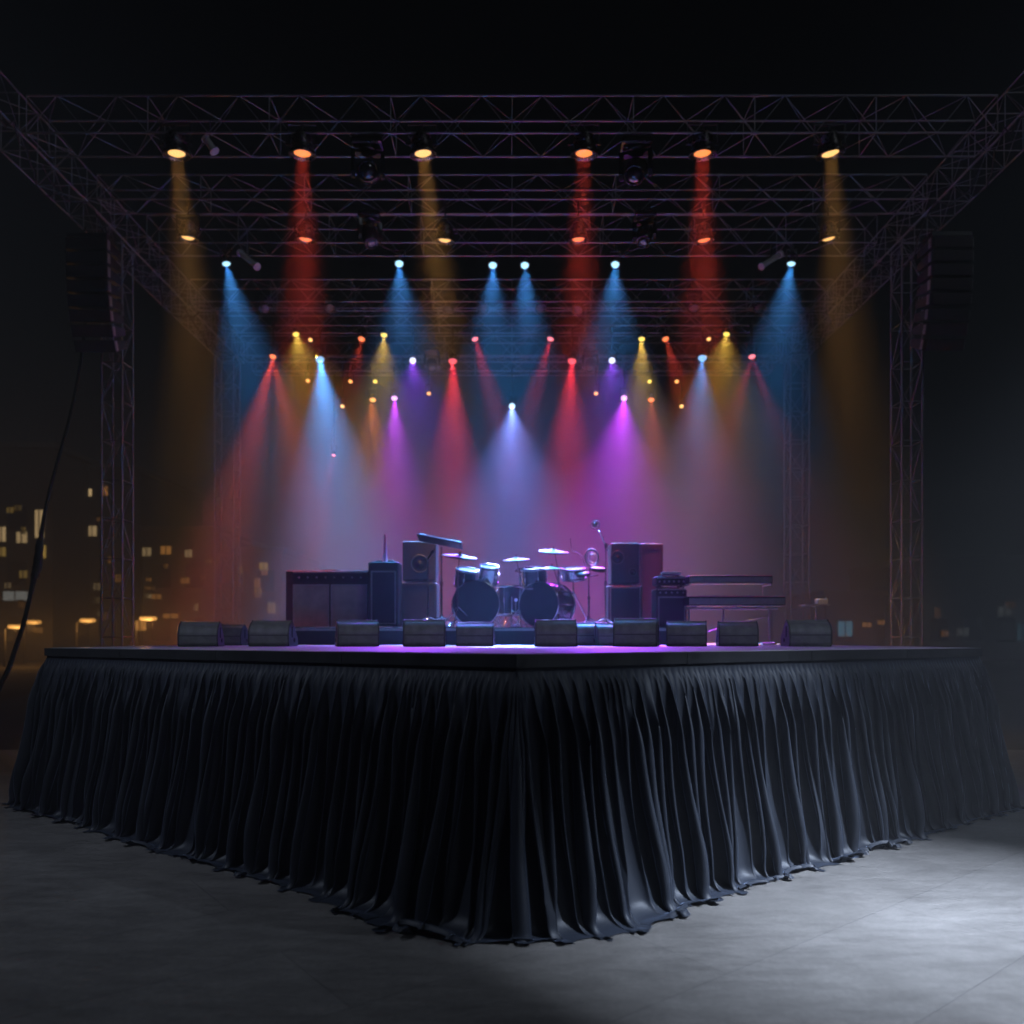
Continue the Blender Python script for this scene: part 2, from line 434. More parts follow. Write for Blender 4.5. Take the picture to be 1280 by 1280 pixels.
# ------------------------------------------------------------------ trusses
CH_R, LA_R = 0.013, 0.0055
def truss(name, label, cat, a, b, wdir, hdir, W, Hh, pitch=0.48, group=None, material=None, chord_r=CH_R, lace_r=LA_R, rungs=True, seed=0):
    """box truss from a to b (centre line); four chords, zigzag lacing on the four faces, end frames"""
    material = material or M_ALU
    r = random.Random(seed)
    a = Vector(a); b = Vector(b); wd = Vector(wdir).normalized()*W/2; hd = Vector(hdir).normalized()*Hh/2
    t = thing(name, label, cat, a, 0, group)
    off = b - a; L = off.length
    cor = [-wd-hd, wd-hd, wd+hd, -wd+hd]
    for c in cor:
        m_ = MB(); m_.tube(c, off+c, chord_r, 10); m_.build('chord', material, t)
    n_ = max(2, round(L/pitch))
    lac = MB()
    for f in range(4):
        c0, c1 = cor[f], cor[(f+1) % 4]
        for k in range(n_):
            p, q = off*(k/n_), off*((k+1)/n_)
            up = (k + f) % 2 == 0
            lac.tube((c0 if up else c1)+p, (c1 if up else c0)+q, lace_r, 6, cap=False)
        for k in range(0, n_+1, 4 if rungs else 1):
            p = off*(k/n_); lac.tube(c0+p, c1+p, lace_r*1.25, 6, cap=False)
    lac.build('lattice', material, t)
    nj = max(1, round(L/3.0)); ax = off.normalized()
    jm = None
    for k in range(1, nj):                       # joint collars where truss sections meet
        for c in cor:
            if jm is None:
                jb = MB(); jb.tube(-ax*0.05, ax*0.05, chord_r*1.45, 10); jm = jb.mesh('joint_collar', material)
            link('joint_collar', jm, t, off*(k/nj) + c)
    return t

ZT = CAMZ + 6.84      # top of the rig
X_, Y_, Z_ = (1,0,0), (0,1,0), (0,0,1)
rows = [  # front y, top height, truss height, depth, label
    (10.0, ZT, 0.47, 0.49, 'front truss'), (11.7, ZT, 0.36, 0.40, 'second truss'),
    (13.3, CAMZ+7.10, 0.46, 0.46, 'third truss'), (15.1, ZT, 0.42, 0.42, 'fourth truss'),
    (16.35, ZT-0.02, 0.36, 0.40, 'fifth truss'), (17.9, ZT, 0.44, 0.44, 'rear truss')]
row_words = ['nearest and topmost cross truss carrying six amber and red lamps', 'second cross truss from the front with a row of smaller amber and red lamps',
             'third cross truss above the row of six blue spotlights', 'fourth cross truss just behind the blue spotlights',
             'fifth cross truss above the coloured rear beams', 'rearmost cross truss deep in the coloured haze']
for k, (y, zt, hh, dd, nm) in enumerate(rows):
    truss('lighting_truss', row_words[k], 'truss', (-6.1, y+dd/2, zt-hh/2), (6.1, y+dd/2, zt-hh/2), Y_, Z_, dd, hh,
          0.38, 'cross trusses of the lighting rig', seed=k)
# lower lamp bar truss at the back
truss('lighting_truss', 'low rear lamp truss hanging in the haze behind the coloured beams', 'truss', (-5.6, 17.3, CAMZ+5.95), (5.6, 17.3, CAMZ+5.95), Y_, Z_, 0.3, 0.3, 0.4,
      'cross trusses of the lighting rig', seed=9)
for s, nm in ((-1, 'left'), (1, 'right')):
    truss('side_truss', 'long box truss running back along the %s side of the rig' % nm, 'truss', (s*6.4, 0.0, CAMZ+6.60), (s*6.4, 18.3, CAMZ+6.60), X_, Z_, 0.48, 0.48, 0.40,
          'side trusses of the rig', rungs=False)
    truss('truss_tower', 'front %s tower truss standing beside the stage' % nm, 'tower', (s*6.42, 12.95, 0), (s*6.42, 12.95, CAMZ+6.36), X_, Y_, 0.33, 0.36, 0.62,
          'upright truss towers of the rig', M_ALU_D, 0.0175, 0.0075, rungs=False)
    truss('truss_tower', 'rear %s tower truss standing behind the stage in the haze' % nm, 'tower', (s*6.42, 17.95, 0), (s*6.42, 17.95, CAMZ+6.36), X_, Y_, 0.42, 0.40, 0.62,
          'upright truss towers of the rig', M_ALU_D, 0.02, 0.009, rungs=False)

# loose cables looping along the side trusses
for s, nm in ((-1, 'left'), (1, 'right')):
    for q in range(4):
        r = random.Random(50+q+ (10 if s > 0 else 0))
        pts = []
        y0 = 8.5 + q*2.2
        for k in range(26):
            t = k/25
            y = y0 + t*2.6
            sag = abs(math.sin(t*math.pi*r.choice([2, 3])))
            pts.append((s*(6.4 - 0.18 + 0.12*math.sin(t*9+q)), y, CAMZ + 6.32 - 0.22*sag + 0.1*math.sin(t*5+q)))
        c = MB(); c.path(pts, 0.011, 6)
        o = c.build('cable', M_CABLE)
        tag(o, 'loose black cable looped under the %s side truss' % nm, 'cable', 'cables looped under the %s side truss' % nm)

# ------------------------------------------------------------------ stage lamps
def par_meshes(R, Lg, LR):
    """can pointing to local -Z, lens plane at z=0"""
    h = MB()
    h.lathe([(0.001, Lg*1.02), (R*0.42, Lg), (R*0.62, Lg*0.93), (R*0.72, Lg*0.8), (R*0.86, Lg*0.45), (R*1.0, Lg*0.12), (R*1.10, 0.02), (R*1.14, -0.012), (R*1.06, -0.014), (R*0.98, 0.006), (R*LR*1.05, 0.02), (R*LR, 0.012)], 28)
    for k in range(4):     # cooling ribs
        z = Lg*(0.45 + 0.1*k)
        h.lathe([(R*(0.86-0.035*k), z-0.006), (R*(0.94-0.035*k), z), (R*(0.86-0.035*k), z+0.006)], 24)
    l = MB()
    l.lathe([(0.0001, -0.016), (R*LR*0.35, -0.013), (R*LR*0.7, -0.005), (R*LR*0.99, 0.011)], 28)
    y = MB()               # yoke: flat bar bracket around the can
    ys = []
    for s in (-1, 1):
        y.box((s*R*1.22-0.006, -0.016, Lg*0.4), (s*R*1.22+0.006, 0.016, Lg+0.09))
        y.tube((s*R*0.9, 0, Lg*0.45), (s*R*1.36, 0, Lg*0.45), 0.014, 10)
    y.box((-R*1.22-0.006, -0.016, Lg+0.09), (R*1.22+0.006, 0.016, Lg+0.102))
    return h, l, y
KIND = {}
for nm, R, Lg, LR in (('big', 0.155, 0.27, 0.68), ('par', 0.135, 0.24, 0.66), ('mid', 0.10, 0.20, 0.9), ('small', 0.07, 0.16, 0.95), ('tiny', 0.045, 0.12, 0.97)):
    h, l, y = par_meshes(R, Lg, LR)
    KIND[nm] = (R, Lg, h.mesh('housing', M_CAN), l, y.mesh('yoke', M_BLK))
CLAMP = MB()
CLAMP.box((-0.022, -0.03, -0.075), (0.022, 0.03, -0.0))
CLAMP.lathe([(0.026, -0.02), (0.034, -0.02), (0.034, 0.02), (0.026, 0.02)], 14, Matrix.Translation((0, 0, 0.012)) @ Matrix.Rotation(math.pi/2, 4, 'Y'))
CLAMP = CLAMP.mesh('clamp', M_BLK)
LENSES = {}

def add_beam(parent, loc, direction, col, power, spread, R):
    """disc light just in front of the lens; spread is the full opening angle"""
    l = bpy.data.lights.new('lamp_light', 'AREA'); l.shape = 'DISK'; l.size = 2*R; l.energy = power; l.color = col
    l.spread = math.radians(spread)
    o = link('lamp_light', l, parent); o.location = loc
    o.rotation_euler = Vector(direction).to_track_quat('-Z', 'Y').to_euler()
    return o

def stage_lamp(label, group, kind, lens_pt, aim, col, lens_col, lens_str, power, angle=30, blend=0.8, top=None, beams=None, name='stage_lamp'):
    R, Lg, hm, lb, ym = KIND[kind]
    lens_pt = Vector(lens_pt); d = Vector(aim).normalized()
    root = thing(name, label, 'stage lamp', lens_pt, 0, group)
    Rm = RM(d)
    h = link('housing', hm, root); h.matrix_local = Rm
    key = (kind, tuple(round(c, 2) for c in lens_col), round(lens_str, 2))
    if key not in LENSES:
        LENSES[key] = lb.mesh('lens', emitter('lens_%s_%d' % (kind, len(LENSES)), lens_col, lens_str))
    le = link('lens', LENSES[key], root); le.matrix_local = Rm
    y = link('yoke', ym, root)
    back = -d*(Lg*0.45)
    y.matrix_local = Matrix.Translation(back) @ Matrix.Translation((0, 0, -Lg*0.45))
    ztop = (top if top is not None else lens_pt.z + Lg + 0.2) - lens_pt.z
    zy = Lg*0.55 + 0.10 + back.z
    st = MB(); st.tube((back.x, back.y, zy), (back.x, back.y, ztop), 0.012, 8)
    st.build('drop_pipe', M_BLK, root)
    c = link('clamp', CLAMP, root); c.location = (back.x, back.y, ztop)
    if power > 0:
        for (dd, pw) in (beams or [(d, power)]):
            add_beam(root, d*0.03, dd, col, pw*PW, angle, 0.08 if kind in ('big', 'par') else R*0.38)
    return root

AMBER, RED, ORNG = (1.0, 0.47, 0.10), (1.0, 0.075, 0.035), (1.0, 0.22, 0.04)
BLUE, VIO, MAG, PINK, LAV = (0.075, 0.38, 1.0), (0.33, 0.05, 1.0), (0.62, 0.035, 1.0), (1.0, 0.032, 0.062), (0.20, 0.30, 1.0)
LENSC = {'A': (AMBER, (1.0, 0.56, 0.17)), 'R': (RED, (1.0, 0.22, 0.07)), 'O': (ORNG, (1.0, 0.42, 0.10)), 'B': (BLUE, (0.42, 0.78, 1.0)),
         'V': (VIO, (0.75, 0.75, 1.0)), 'M': (MAG, (0.95, 0.45, 1.0)), 'P': (PINK, (1.0, 0.22, 0.26)), 'L': (LAV, (0.55, 0.80, 1.0)), 'Y': ((1.0, 0.60, 0.08), (1.0, 0.72, 0.12))}
PW = 1.65
def direc(p, tx, ty, depth_shift=0.0):
    """unit direction from lamp point p towards the point seen at (tx, ty), at the lamp's depth plus a shift"""
    q = P(tx, ty, p.y + depth_shift)
    return (q - p).normalized()

def X(px, d): return (px-CX)/F*d
def Z(py, d): return CAMZ + (HY-py)/F*d
ORD = ['first', 'second', 'third', 'fourth', 'fifth', 'sixth']
# front truss
frow = [(221,193,'A',232,300,'amber lamp at the left end of the front truss'),
        (378,193,'R',380,300,'red lamp on the front truss, between two amber lamps on its left half'),
        (529,193,'A',540,290,'amber lamp on the front truss beside the left dark moving head'),
        (730,193,'R',727,300,'red lamp on the front truss beside the right dark moving head'),
        (878,193,'R',878,300,'red lamp on the front truss next to the rightmost amber lamp'),
        (1038,193,'A',1046,300,'amber lamp at the right end of the front truss')]
zf = ZT - 0.47
for px, py, c, tx, ty, lab in frow:
    p = P(px, py, 10.12); col, lc = LENSC[c]
    if c == 'R': lc = (1.0, 0.27, 0.06)
    stage_lamp(lab, 'lamps on the front truss', 'big', p, direc(p, tx, ty, 0.15), col, lc, 1.5, ((11 if 'end of' in lab else 16) if c == 'A' else 23), 23, 0.85, top=zf+0.02)
# second truss
srow = [(235,298,'A',236,420,'small amber lamp at the left end of the second truss'),
        (382,300,'R',378,420,'small red lamp on the left half of the second truss'),
        (556,301,'A',552,400,'small amber lamp on the second truss just left of its middle'),
        (723,300,'R',727,420,'small red lamp on the second truss just right of its middle'),
        (880,301,'R',890,420,'small red lamp on the right half of the second truss'),
        (1036,299,'A',1048,420,'small amber lamp at the right end of the second truss')]
for px, py, c, tx, ty, lab in srow:
    p = P(px, py, 11.85); col, lc = LENSC[c]
    stage_lamp(lab, 'lamps on the second truss', 'par', p, direc(p, tx, ty, 0.2), col, lc, 1.5, ((3.4 if 'end of' in lab else 6) if c == 'A' else 10), 27, 0.9, top=ZT-0.36+0.02)
# blue row
brow = [(283,330,330,480,2600,34,'blue spotlight at the left end of the blue row'), (499,330,528,430,2000,32,'blue spotlight second from the left in the blue row'),
        (616,332,612,430,1900,28,'blue spotlight just left of centre in the blue row'), (656,332,672,430,1900,28,'blue spotlight just right of centre in the blue row'),
        (769,331,748,430,2000,32,'blue spotlight second from the right in the blue row'), (989,330,982,470,2600,40,'blue spotlight at the right end of the blue row')]
for px, py, tx, ty, pw, an, lab in brow:
    p = P(px, py, 13.45)
    stage_lamp(lab, 'row of blue spotlights under the third truss', 'small', p, (Vector((X(tx, 9.6), 9.6 if 400 < px < 900 else 11.8, DZ)) - p), BLUE, LENSC['B'][1], 1.7, pw*0.021, an, 0.9, top=CAMZ+7.10-0.46+0.02)
# rear lamps: px, py, depth, colour, aim, power, angle, kind, label, extra beams
rear = [
 (400,450,16.5,'B',428,610,8500,32,'mid','bright blue lamp left of the amber wash in the rear rig',None),
 (516,451,16.5,'V',500,570,2600,32,'small','violet lamp with pale lens on the left of the rear rig',None),
 (566,452,16.5,'P',568,600,8200,27,'mid','large pink-red lamp left of centre in the rear rig',None),
 (715,452,16.5,'P',708,600,8200,28,'mid','large pink-red lamp right of centre in the rear rig',None),
 (765,451,16.5,'V',776,570,2600,32,'small','violet lamp with pale lens on the right of the rear rig',None),
 (878,448,16.5,'B',870,590,2400,34,'mid','dimmer grey-blue lamp on the right of the rear rig',None),
 (341,446,16.2,'R',320,560,6000,20,'small','orange-red lamp at the left end of the rear rig throwing two crossed beams',[(309,570),(372,570)]),
 (940,446,16.2,'P',960,560,1500,20,'small','orange-red lamp at the right end of the rear rig throwing two crossed beams',[(898,570),(984,570)]),
 (594,424,16.6,'P',628,540,1700,20,'small','pink lamp with a slanting beam, left of the centre in the rear rig',None),
 (688,424,16.6,'P',655,540,1700,20,'small','pink lamp with a slanting beam, right of the centre in the rear rig',None),
 (370,418,16.6,'Y',388,500,1300,62,'small','yellow lamp with a wide amber wash at the left of the rear rig',None),
 (480,419,16.6,'Y',478,500,1100,44,'small','yellow lamp with an amber wash left of the centre',None),
 (802,424,16.6,'Y',802,500,1000,34,'small','yellow lamp with an amber wash right of the centre',None),
 (908,418,16.6,'Y',898,500,1300,62,'small','yellow lamp with a wide amber wash at the right of the rear rig',None),
 (832,424,16.6,'R',856,500,1500,22,'small','red lamp with a slanting beam beside the right amber wash',None),
 (452,424,16.6,'R',436,500,1200,26,'small','red lamp with a slanting beam between the two left amber washes',None),
 (466,500,17.0,'O',464,600,2000,40,'small','orange lamp low on the left beside the magenta beam',None),
 (493,498,17.0,'M',488,640,4400,28,'small','magenta lamp low on the left of the rear rig',None),
 (640,508,17.0,'L',640,660,6200,27,'small','pale blue lamp low in the very centre above the drums',None),
 (780,498,17.0,'M',776,640,8200,30,'small','strong magenta lamp low on the right of the rear rig',None),
 (814,500,17.0,'R',817,600,2600,34,'small','red-orange lamp low on the right beside the magenta beam',None),
 (417,569,17.2,'P',398,660,700,18,'tiny','lone tiny pink lamp hanging lowest on the left',None),
]
DECK_AIM = {(516,451): (-1.0, 9.2), (765,451): (1.2, 9.0), (640,508): (0.0, 10.4), (780,498): (1.35, 11.4), (493,498): (-1.85, 13.2), (400,450): (-2.7, 13.4), (878,448): (3.0, 13.6)}
for px, py, d, c, tx, ty, pw, an, kind, lab, ex in rear:
    p = P(px, py, d); col, lc = LENSC[c]
    beams = None
    aim = direc(p, tx, ty, -1.2 if ty >= 560 else -1.0)
    if (px, py) in DECK_AIM:                      # these beams come forward and land on the deck
        aim = (Vector((*DECK_AIM[(px, py)], DZ)) - p).normalized()
    if c == 'Y': aim = direc(p, tx, ty, -0.7)
    if ex: beams = [(direc(p, ex[0][0], ex[0][1], -1.0), pw*0.0075), (direc(p, ex[1][0], ex[1][1], -1.0), pw*0.0042)]
    if kind == 'mid': lc = tuple(0.5*a_+0.5*b_ for a_, b_ in zip(lc, col))
    top = ZT-0.38 if py < 480 else CAMZ+5.82
    if top < p.z + 0.25: top = ZT-0.4
    stage_lamp(lab, 'coloured lamps in the rear rig', kind, p, aim, col, lc, 1.8 if kind != 'mid' else 1.2, pw*{'B':0.030,'V':0.015,'M':0.020,'L':0.024,'P':0.011,'Y':0.055,'R':0.011,'O':0.022,'A':0.02}[c], an, 1.0, top=top, beams=beams)
# pin lamps that only show as points of light
pins = [(438,477,'O','orange pinpoint lamp left of the left yellow pinpoint'), (469,477,'Y','yellow pinpoint lamp above the left orange beam'), (536,492,'O','orange pinpoint lamp under the left dark moving head of the rear rig'),
        (745,492,'O','orange pinpoint lamp under the right dark moving head of the rear rig'), (812,477,'Y','yellow pinpoint lamp above the right red beam'), (846,477,'O','orange pinpoint lamp right of the right yellow pinpoint'),
        (852,508,'A','lowest pale amber pinpoint lamp on the right'), (428,508,'A','lowest pale amber pinpoint lamp on the left'), (385,476,'O','small orange pinpoint lamp under the left amber wash'), (388,425,'A','pale pinpoint lamp beside the far left yellow lamp'),
        (886,424,'A','pale pinpoint lamp beside the far right yellow lamp')]
for px, py, c, lab in pins:
    p = P(px, py, 16.9); col, lc = LENSC[c]
    stage_lamp(lab, 'pinpoint lamps in the rear rig', 'tiny', p, Vector((0.1*(640-px)/300, -0.75, -0.7)), col, lc, 2.0, 0, top=(ZT-0.4 if py < 470 else CAMZ+5.82))

dark = [(330,372,15.3,'far left'), (412,372,15.3,'left'), (560,374,15.3,'middle left'), (604,372,15.3,'just left of the centre'), (676,372,15.3,'just right of the centre'), (722,374,15.3,'middle right'), (868,372,15.3,'right'), (950,372,15.3,'far right')]
for k, (px, py, d, wd) in enumerate(dark):
    p = P(px, py+14, d)
    stage_lamp('unlit dark lamp hanging from the fourth truss, %s' % wd, 'unlit lamps on the fourth truss', 'mid', p, Vector((0.25*math.sin(k*2.1), -0.5-0.2*math.cos(k*1.7), -0.8)), (1, 1, 1), (0.1, 0.1, 0.12), 0.02, 0, top=ZT-0.42+0.02)

# lamps on the near parts of the side trusses (outside the picture): the narrow one lights the floor, the unseen wide pair is added to light the skirt
for s_, pw, an, yl, tgt, col_, lab in ((1, 38, 22, 1.0, (1.85, 3.46, 0), (0.66, 0.78, 1.0), 'cool white narrow lamp near the front of the right side truss, aimed at floor'),
                                  (1, 7.5, 52, 3.2, (1.9, 5.0, 0.9), (0.62, 0.76, 1.0), 'added blue white wide lamp near the front of the right side truss raking the skirt'),
                                  (-1, 9.5, 56, 2.8, (-1.9, 4.8, 0.8), (0.66, 0.77, 1.0), 'added blue white wide lamp near the front of the left side truss raking the skirt')):
    p = Vector((s_*6.3, yl, CAMZ+5.95))
    d = (Vector(tgt) - p).normalized()
    stage_lamp(lab, 'wash lamps on the side trusses', 'big', p, d, col_, (0.9, 0.95, 1.0), 2.0, pw, an, 1.0, top=CAMZ+6.36)

# ------------------------------------------------------------------ moving heads (unlit)
def moving_head(label, loc, pan, tilt, s=1.0, group='dark moving heads'):
    root = thing('moving_head', label, 'moving light', loc, 0, group)
    b = MB(); b.bevbox((-0.19*s, -0.14*s, -0.13*s), (0.19*s, 0.14*s, -0.03*s), 0.02*s)
    bs = b.build('base', M_MOV, root)
    cl = MB()
    for x in (-0.1, 0.1):
        cl.box((x*s-0.02*s, -0.025*s, -0.03*s), (x*s+0.02*s, 0.025*s, 0.03*s))
        cl.tube((x*s-0.025*s, 0, 0.025*s), (x*s+0.025*s, 0, 0.025*s), 0.035*s, 12)
    cl.build('clamp', M_BLK, root)
    Rz = Matrix.Rotation(pan, 4, 'Z')
    y = MB()
    y.lathe([(0.001, -0.13*s), (0.11*s, -0.13*s), (0.12*s, -0.16*s), (0.1*s, -0.18*s), (0.001, -0.18*s)], 24)
    for sx in (-1, 1):
        prof = [(-0.055*s, -0.17*s), (-0.065*s, -0.3*s), (-0.055*s, -0.45*s), (-0.02*s, -0.5*s), (0.02*s, -0.5*s), (0.055*s, -0.45*s), (0.065*s, -0.3*s), (0.055*s, -0.17*s)]
        y.prism(prof, sx*0.185*s-0.025*s, sx*0.185*s+0.025*s)
    y.box((-0.2*s, -0.05*s, -0.205*s), (0.2*s, 0.05*s, -0.165*s))
    yo = y.build('yoke', M_MOV, root); yo.matrix_local = Rz
    hd = MB()
    hd.lathe([(0.001, 0.21*s), (0.08*s, 0.20*s), (0.12*s, 0.16*s), (0.135*s, 0.06*s), (0.14*s, -0.05*s), (0.125*s, -0.16*s), (0.115*s, -0.21*s), (0.105*s, -0.215*s), (0.098*s, -0.19*s)], 28)
    for z in (0.05, 0.085, 0.12): hd.lathe([(0.134*s, (z-0.01)*s), (0.143*s, z*s), (0.134*s, (z+0.01)*s)], 28)
    T = Rz @ Matrix.Translation((0, 0, -0.42*s)) @ Matrix.Rotation(tilt, 4, 'X')
    ho = hd.build('head', M_MOV, root); ho.matrix_local = T
    le = MB(); le.lathe([(0.0001, -0.235*s), (0.05*s, -0.228*s), (0.085*s, -0.208*s), (0.1*s, -0.186*s)], 24)
    lo = le.build('lens', M_GLASS_D, root); lo.matrix_local = T
    return root
moving_head('unlit black moving head under the front truss beside the middle-left amber lamp', (P(460,168,10.12).x, 10.12, zf), math.radians(8), math.radians(-62))
moving_head('unlit black moving head under the front truss beside the middle-right red lamp', (P(795,168,10.12).x, 10.12, zf), math.radians(-18), math.radians(-50))
moving_head('unlit black moving head between the left violet and pink-red beams', P(540,436,16.5), 0.2, -0.9, 0.8)
moving_head('unlit black moving head between the right violet and pink-red beams', P(738,436,16.5), -0.2, -0.9, 0.8)
moving_head('unlit black moving head under the second truss, left of the small amber lamp', (P(462,280,12.05).x, 12.05, ZT-0.36), 0.5, -0.5, 0.85)
moving_head('unlit black moving head under the second truss, right of the small red lamp', (P(806,280,12.05).x, 12.05, ZT-0.36), -0.4, -0.6, 0.85)

def bar_light(label, a, b):
    root = thing('batten_light', label, 'batten light', a, 0, 'pale batten lights')
    a = Vector(a); b = Vector(b) - a; q = b.orthogonal().normalized()*0.04
    m_ = MB(); m_.tube((0,0,0), b, 0.045, 12); m_.tube(b*-0.02, b*0.03, 0.06, 12); m_.tube(b*0.95, b*1.04, 0.065, 12)
    m_.build('housing', M_WHITEPL, root)
    c = MB(); c.tube(b*0.5, b*0.5 + Vector((0, 0, 0.32)), 0.012, 8); c.build('drop_pipe', M_BLK, root)
    return root
bar_light('pale batten light hanging at an angle beside the leftmost blue spotlight', P(300,316,13.4), P(321,333,13.2))
bar_light('pale batten light hanging at an angle beside the rightmost blue spotlight', P(952,333,13.2), P(975,318,13.4))
bar_light('small dull batten light hanging from the front truss beside the leftmost amber lamp', P(257,173,10.3), P(268,189,10.3))

# ------------------------------------------------------------------ line arrays
def line_array(label, px_c, py_top, d, curve):
    top = P(px_c, py_top, d)
    root = thing('line_array', label, 'speaker array', top, 0, 'hanging speaker arrays')
    fr = MB(); fr.box((-0.30, -0.2, -0.03), (0.30, 0.2, 0.03))
    for sx in (-0.2, 0.2): fr.tube((sx, 0, 0.03), (sx*0.6, 0, 0.22), 0.014, 8)
    fr.build('flying_frame', M_BLK, root)
    z = -0.04; y = 0.0; ang = 0.0
    for k in range(8):
        ang = curve*(k/7)**1.6
        h = 0.195
        R = Matrix.Translation((0, y, z)) @ Matrix.Rotation(ang, 4, 'X')
        b = MB(); b.prism([(-0.22, -h+0.01), (0.22, -h+0.045), (0.22, -0.045), (-0.22, -0.01)], -0.31, 0.31)
        bo = b.build('speaker_box', M_PA, root); bo.matrix_local = R
        g_ = MB(); g_.box((-0.285, -0.235, -h+0.022), (0.285, -0.222, -0.022)); go_ = g_.build('grille', M_PAG, bo)
        s_ = MB()
        for sx in (-1, 1): s_.box((sx*0.318-0.007, -0.2, -h+0.03), (sx*0.318+0.007, -0.14, -0.03))
        s_.build('rigging_plate', M_TRIM, bo)
        dv = R.to_3x3() @ Vector((0, 0, -h-0.004))
        z += dv.z; y += dv.y
    return root
line_array('curved column of black loudspeakers hanging beside the left front tower', 117, 302, 12.15, 0.42)
line_array('curved column of black loudspeakers hanging beside the right front tower', 1181, 300, 12.15, 0.42)

# cable bundle from the left array to the ground
cp = [P(112,300,12.45), P(110,360,12.45), P(103,435,12.3), (P(90,510,11.6)), P(74,570,11.0), P(58,630,10.5), P(50,680,10.1), P(47,706,9.9), P(42,725,9.7), P(32,770,9.3), P(18,815,8.9), P(4,850,8.6), P(-30,905,8.0), Vector((-5.6,7.4,0.03)), Vector((-6.6,7.0,0.03))]
def catmull(pts, n):
    pts = [Vector(p) for p in pts]; out = []
    for i in range(len(pts)-1):
        p0 = pts[max(i-1,0)]; p1 = pts[i]; p2 = pts[i+1]; p3 = pts[min(i+2,len(pts)-1)]
        for k in range(n):
            t = k/n
            out.append(0.5*((2*p1)+(p2-p0)*t+(2*p0-5*p1+4*p2-p3)*t*t+(3*p1-p0-3*p2+p3)*t**3))
    return out + [pts[-1]]
cb = MB()
for q in range(5):
    ph = q*1.257
    base_ = catmull(cp, 8); pts = []
    for k, p in enumerate(base_):
        t = k/len(base_)
        w_ = 0.012 + 0.03*math.exp(-((t-0.50)/0.06)**2) + 0.02*max(0, t-0.5)
        pts.append(p + Vector((w_*math.cos(ph+t*16), w_*math.sin(ph+t*16), 0)))
    cb.path(pts, 0.011, 6)
kp = catmull([cp[6] + Vector((0,0,0.08)), cp[7], cp[8]], 5)
cb.path(kp, [0.02, 0.035, 0.05, 0.045, 0.055, 0.05, 0.055, 0.045, 0.05, 0.035, 0.02], 9)
tag(cb.build('cable_bundle', M_CABLE), 'thick black cable bundle sagging from the left speaker array to the ground', 'cable')

# ------------------------------------------------------------------ floor monitors
def monitor():
    W = 0.375
    prof = [(-0.145, 0.0), (-0.176, 0.030), (-0.179, 0.112), (-0.170, 0.148), (-0.148, 0.184), (-0.112, 0.213), (-0.066, 0.232), (-0.030, 0.238), (0.165, 0.075), (0.170, 0.02), (0.155, 0.0)]
    prof = [(p.x, p.y) for p in catmull([Vector((y, z, 0)) for y, z in prof[1:9]], 4)]
    prof = [(-0.150, 0.0)] + [(y, max(z, 0.02)) for y, z in prof] + [(0.170, 0.02), (0.155, 0.0)]
    root = thing('floor_monitor', '', 'stage monitor')
    b = MB(); b.prism(prof, -W/2+0.012, W/2-0.012, smooth=True); 
    c_ = b.build('cabinet', M_WEDGE, root)
    s_ = MB(); s_.box((-W/2+0.014, -0.1795, 0.101), (W/2-0.014, -0.172, 0.111)); s_.build('seam_strip', M_WEDGE_E, c_)
    for sx in (-1, 1):
        e_ = MB()
        pr = [(y*1.03-0.0, z*1.02+0.0) for y, z in prof]
        x0, x1 = sorted((sx*(W/2-0.012), sx*W/2))
        e_.prism(pr, x0, x1)
        eo = e_.build('end_panel', M_WEDGE_E, root)
        h_ = MB(); x0, x1 = sorted((sx*(W/2+0.0005), sx*(W/2+0.004)))
        h_.prism([(-0.075, 0.09), (-0.045, 0.085), (-0.045, 0.185), (-0.06, 0.192), (-0.075, 0.185)], x0, x1)
        h_.build('handle_slot', M_HOLE, eo)
        k_ = MB(); k_.tube((sx*W/2, 0.02, 0.06), (sx*(W/2+0.006), 0.02, 0.06), 0.02, 12); k_.build('socket', M_HOLE, eo)
    # grille on the slope that faces the musicians
    sl = Vector((0, 0.22, -0.165)).normalized(); nn = Vector((0, 0.165, 0.22)).normalized()
    p0 = Vector((0, -0.035, 0.225)); p1 = Vector((0, 0.150, 0.086))
    g_ = MB()
    vs = [Vector((x, p.y, p.z)) + nn*t for t in (0.001, 0.008) for p in (p0, p1) for x in (-W/2+0.03, W/2-0.03)]
    g_.add(vs, [(0,1,3,2),(4,6,7,5),(0,4,5,1),(2,3,7,6),(0,2,6,4),(1,5,7,3)])
    g_.build('grille', M_GRILLE, root)
    return root
mons = [ # px centre, depth, yaw degrees, scale, label
 (252, 7.15, 10, 0.93, 'black floor monitor at the left end of the stage front row'),
 (342, 7.15, 2, 0.98, 'black floor monitor second from the left, standing alone square to the front'),
 (288, 8.6, 0, 0.95, 'floor monitor in the red light, half hidden behind the leftmost monitor'),
 (446, 7.15, 16, 1.0, 'black floor monitor in front of the double amplifier, its right end turned outward'),
 (531, 7.05, 4, 1.0, 'greyish floor monitor just left of the bass drum'),
 (595, 7.5, -2, 0.95, 'bluish lit floor monitor in front of the round bass drum'),
 (694, 7.05, 0, 1.0, 'largest looking floor monitor just right of the stage corner, square to the front'),
 (733, 8.1, 4, 1.0, 'shadowed floor monitor showing between two nearer ones on the right of centre'),
 (765, 7.9, 4, 0.95, 'floor monitor with a pale top edge peeping out behind its nearer neighbour'),
 (796, 7.1, -14, 1.05, 'black floor monitor with its left end and dark handle slot turned to the viewer'),
 (858, 7.3, -12, 0.98, 'bluish floor monitor in front of the small amplifier head'),
 (921, 7.35, -10, 0.96, 'dark blue floor monitor under the middle of the keyboards'),
 (1007, 7.15, -6, 1.0, 'black floor monitor at the right end of the stage front row')]
proto = monitor()
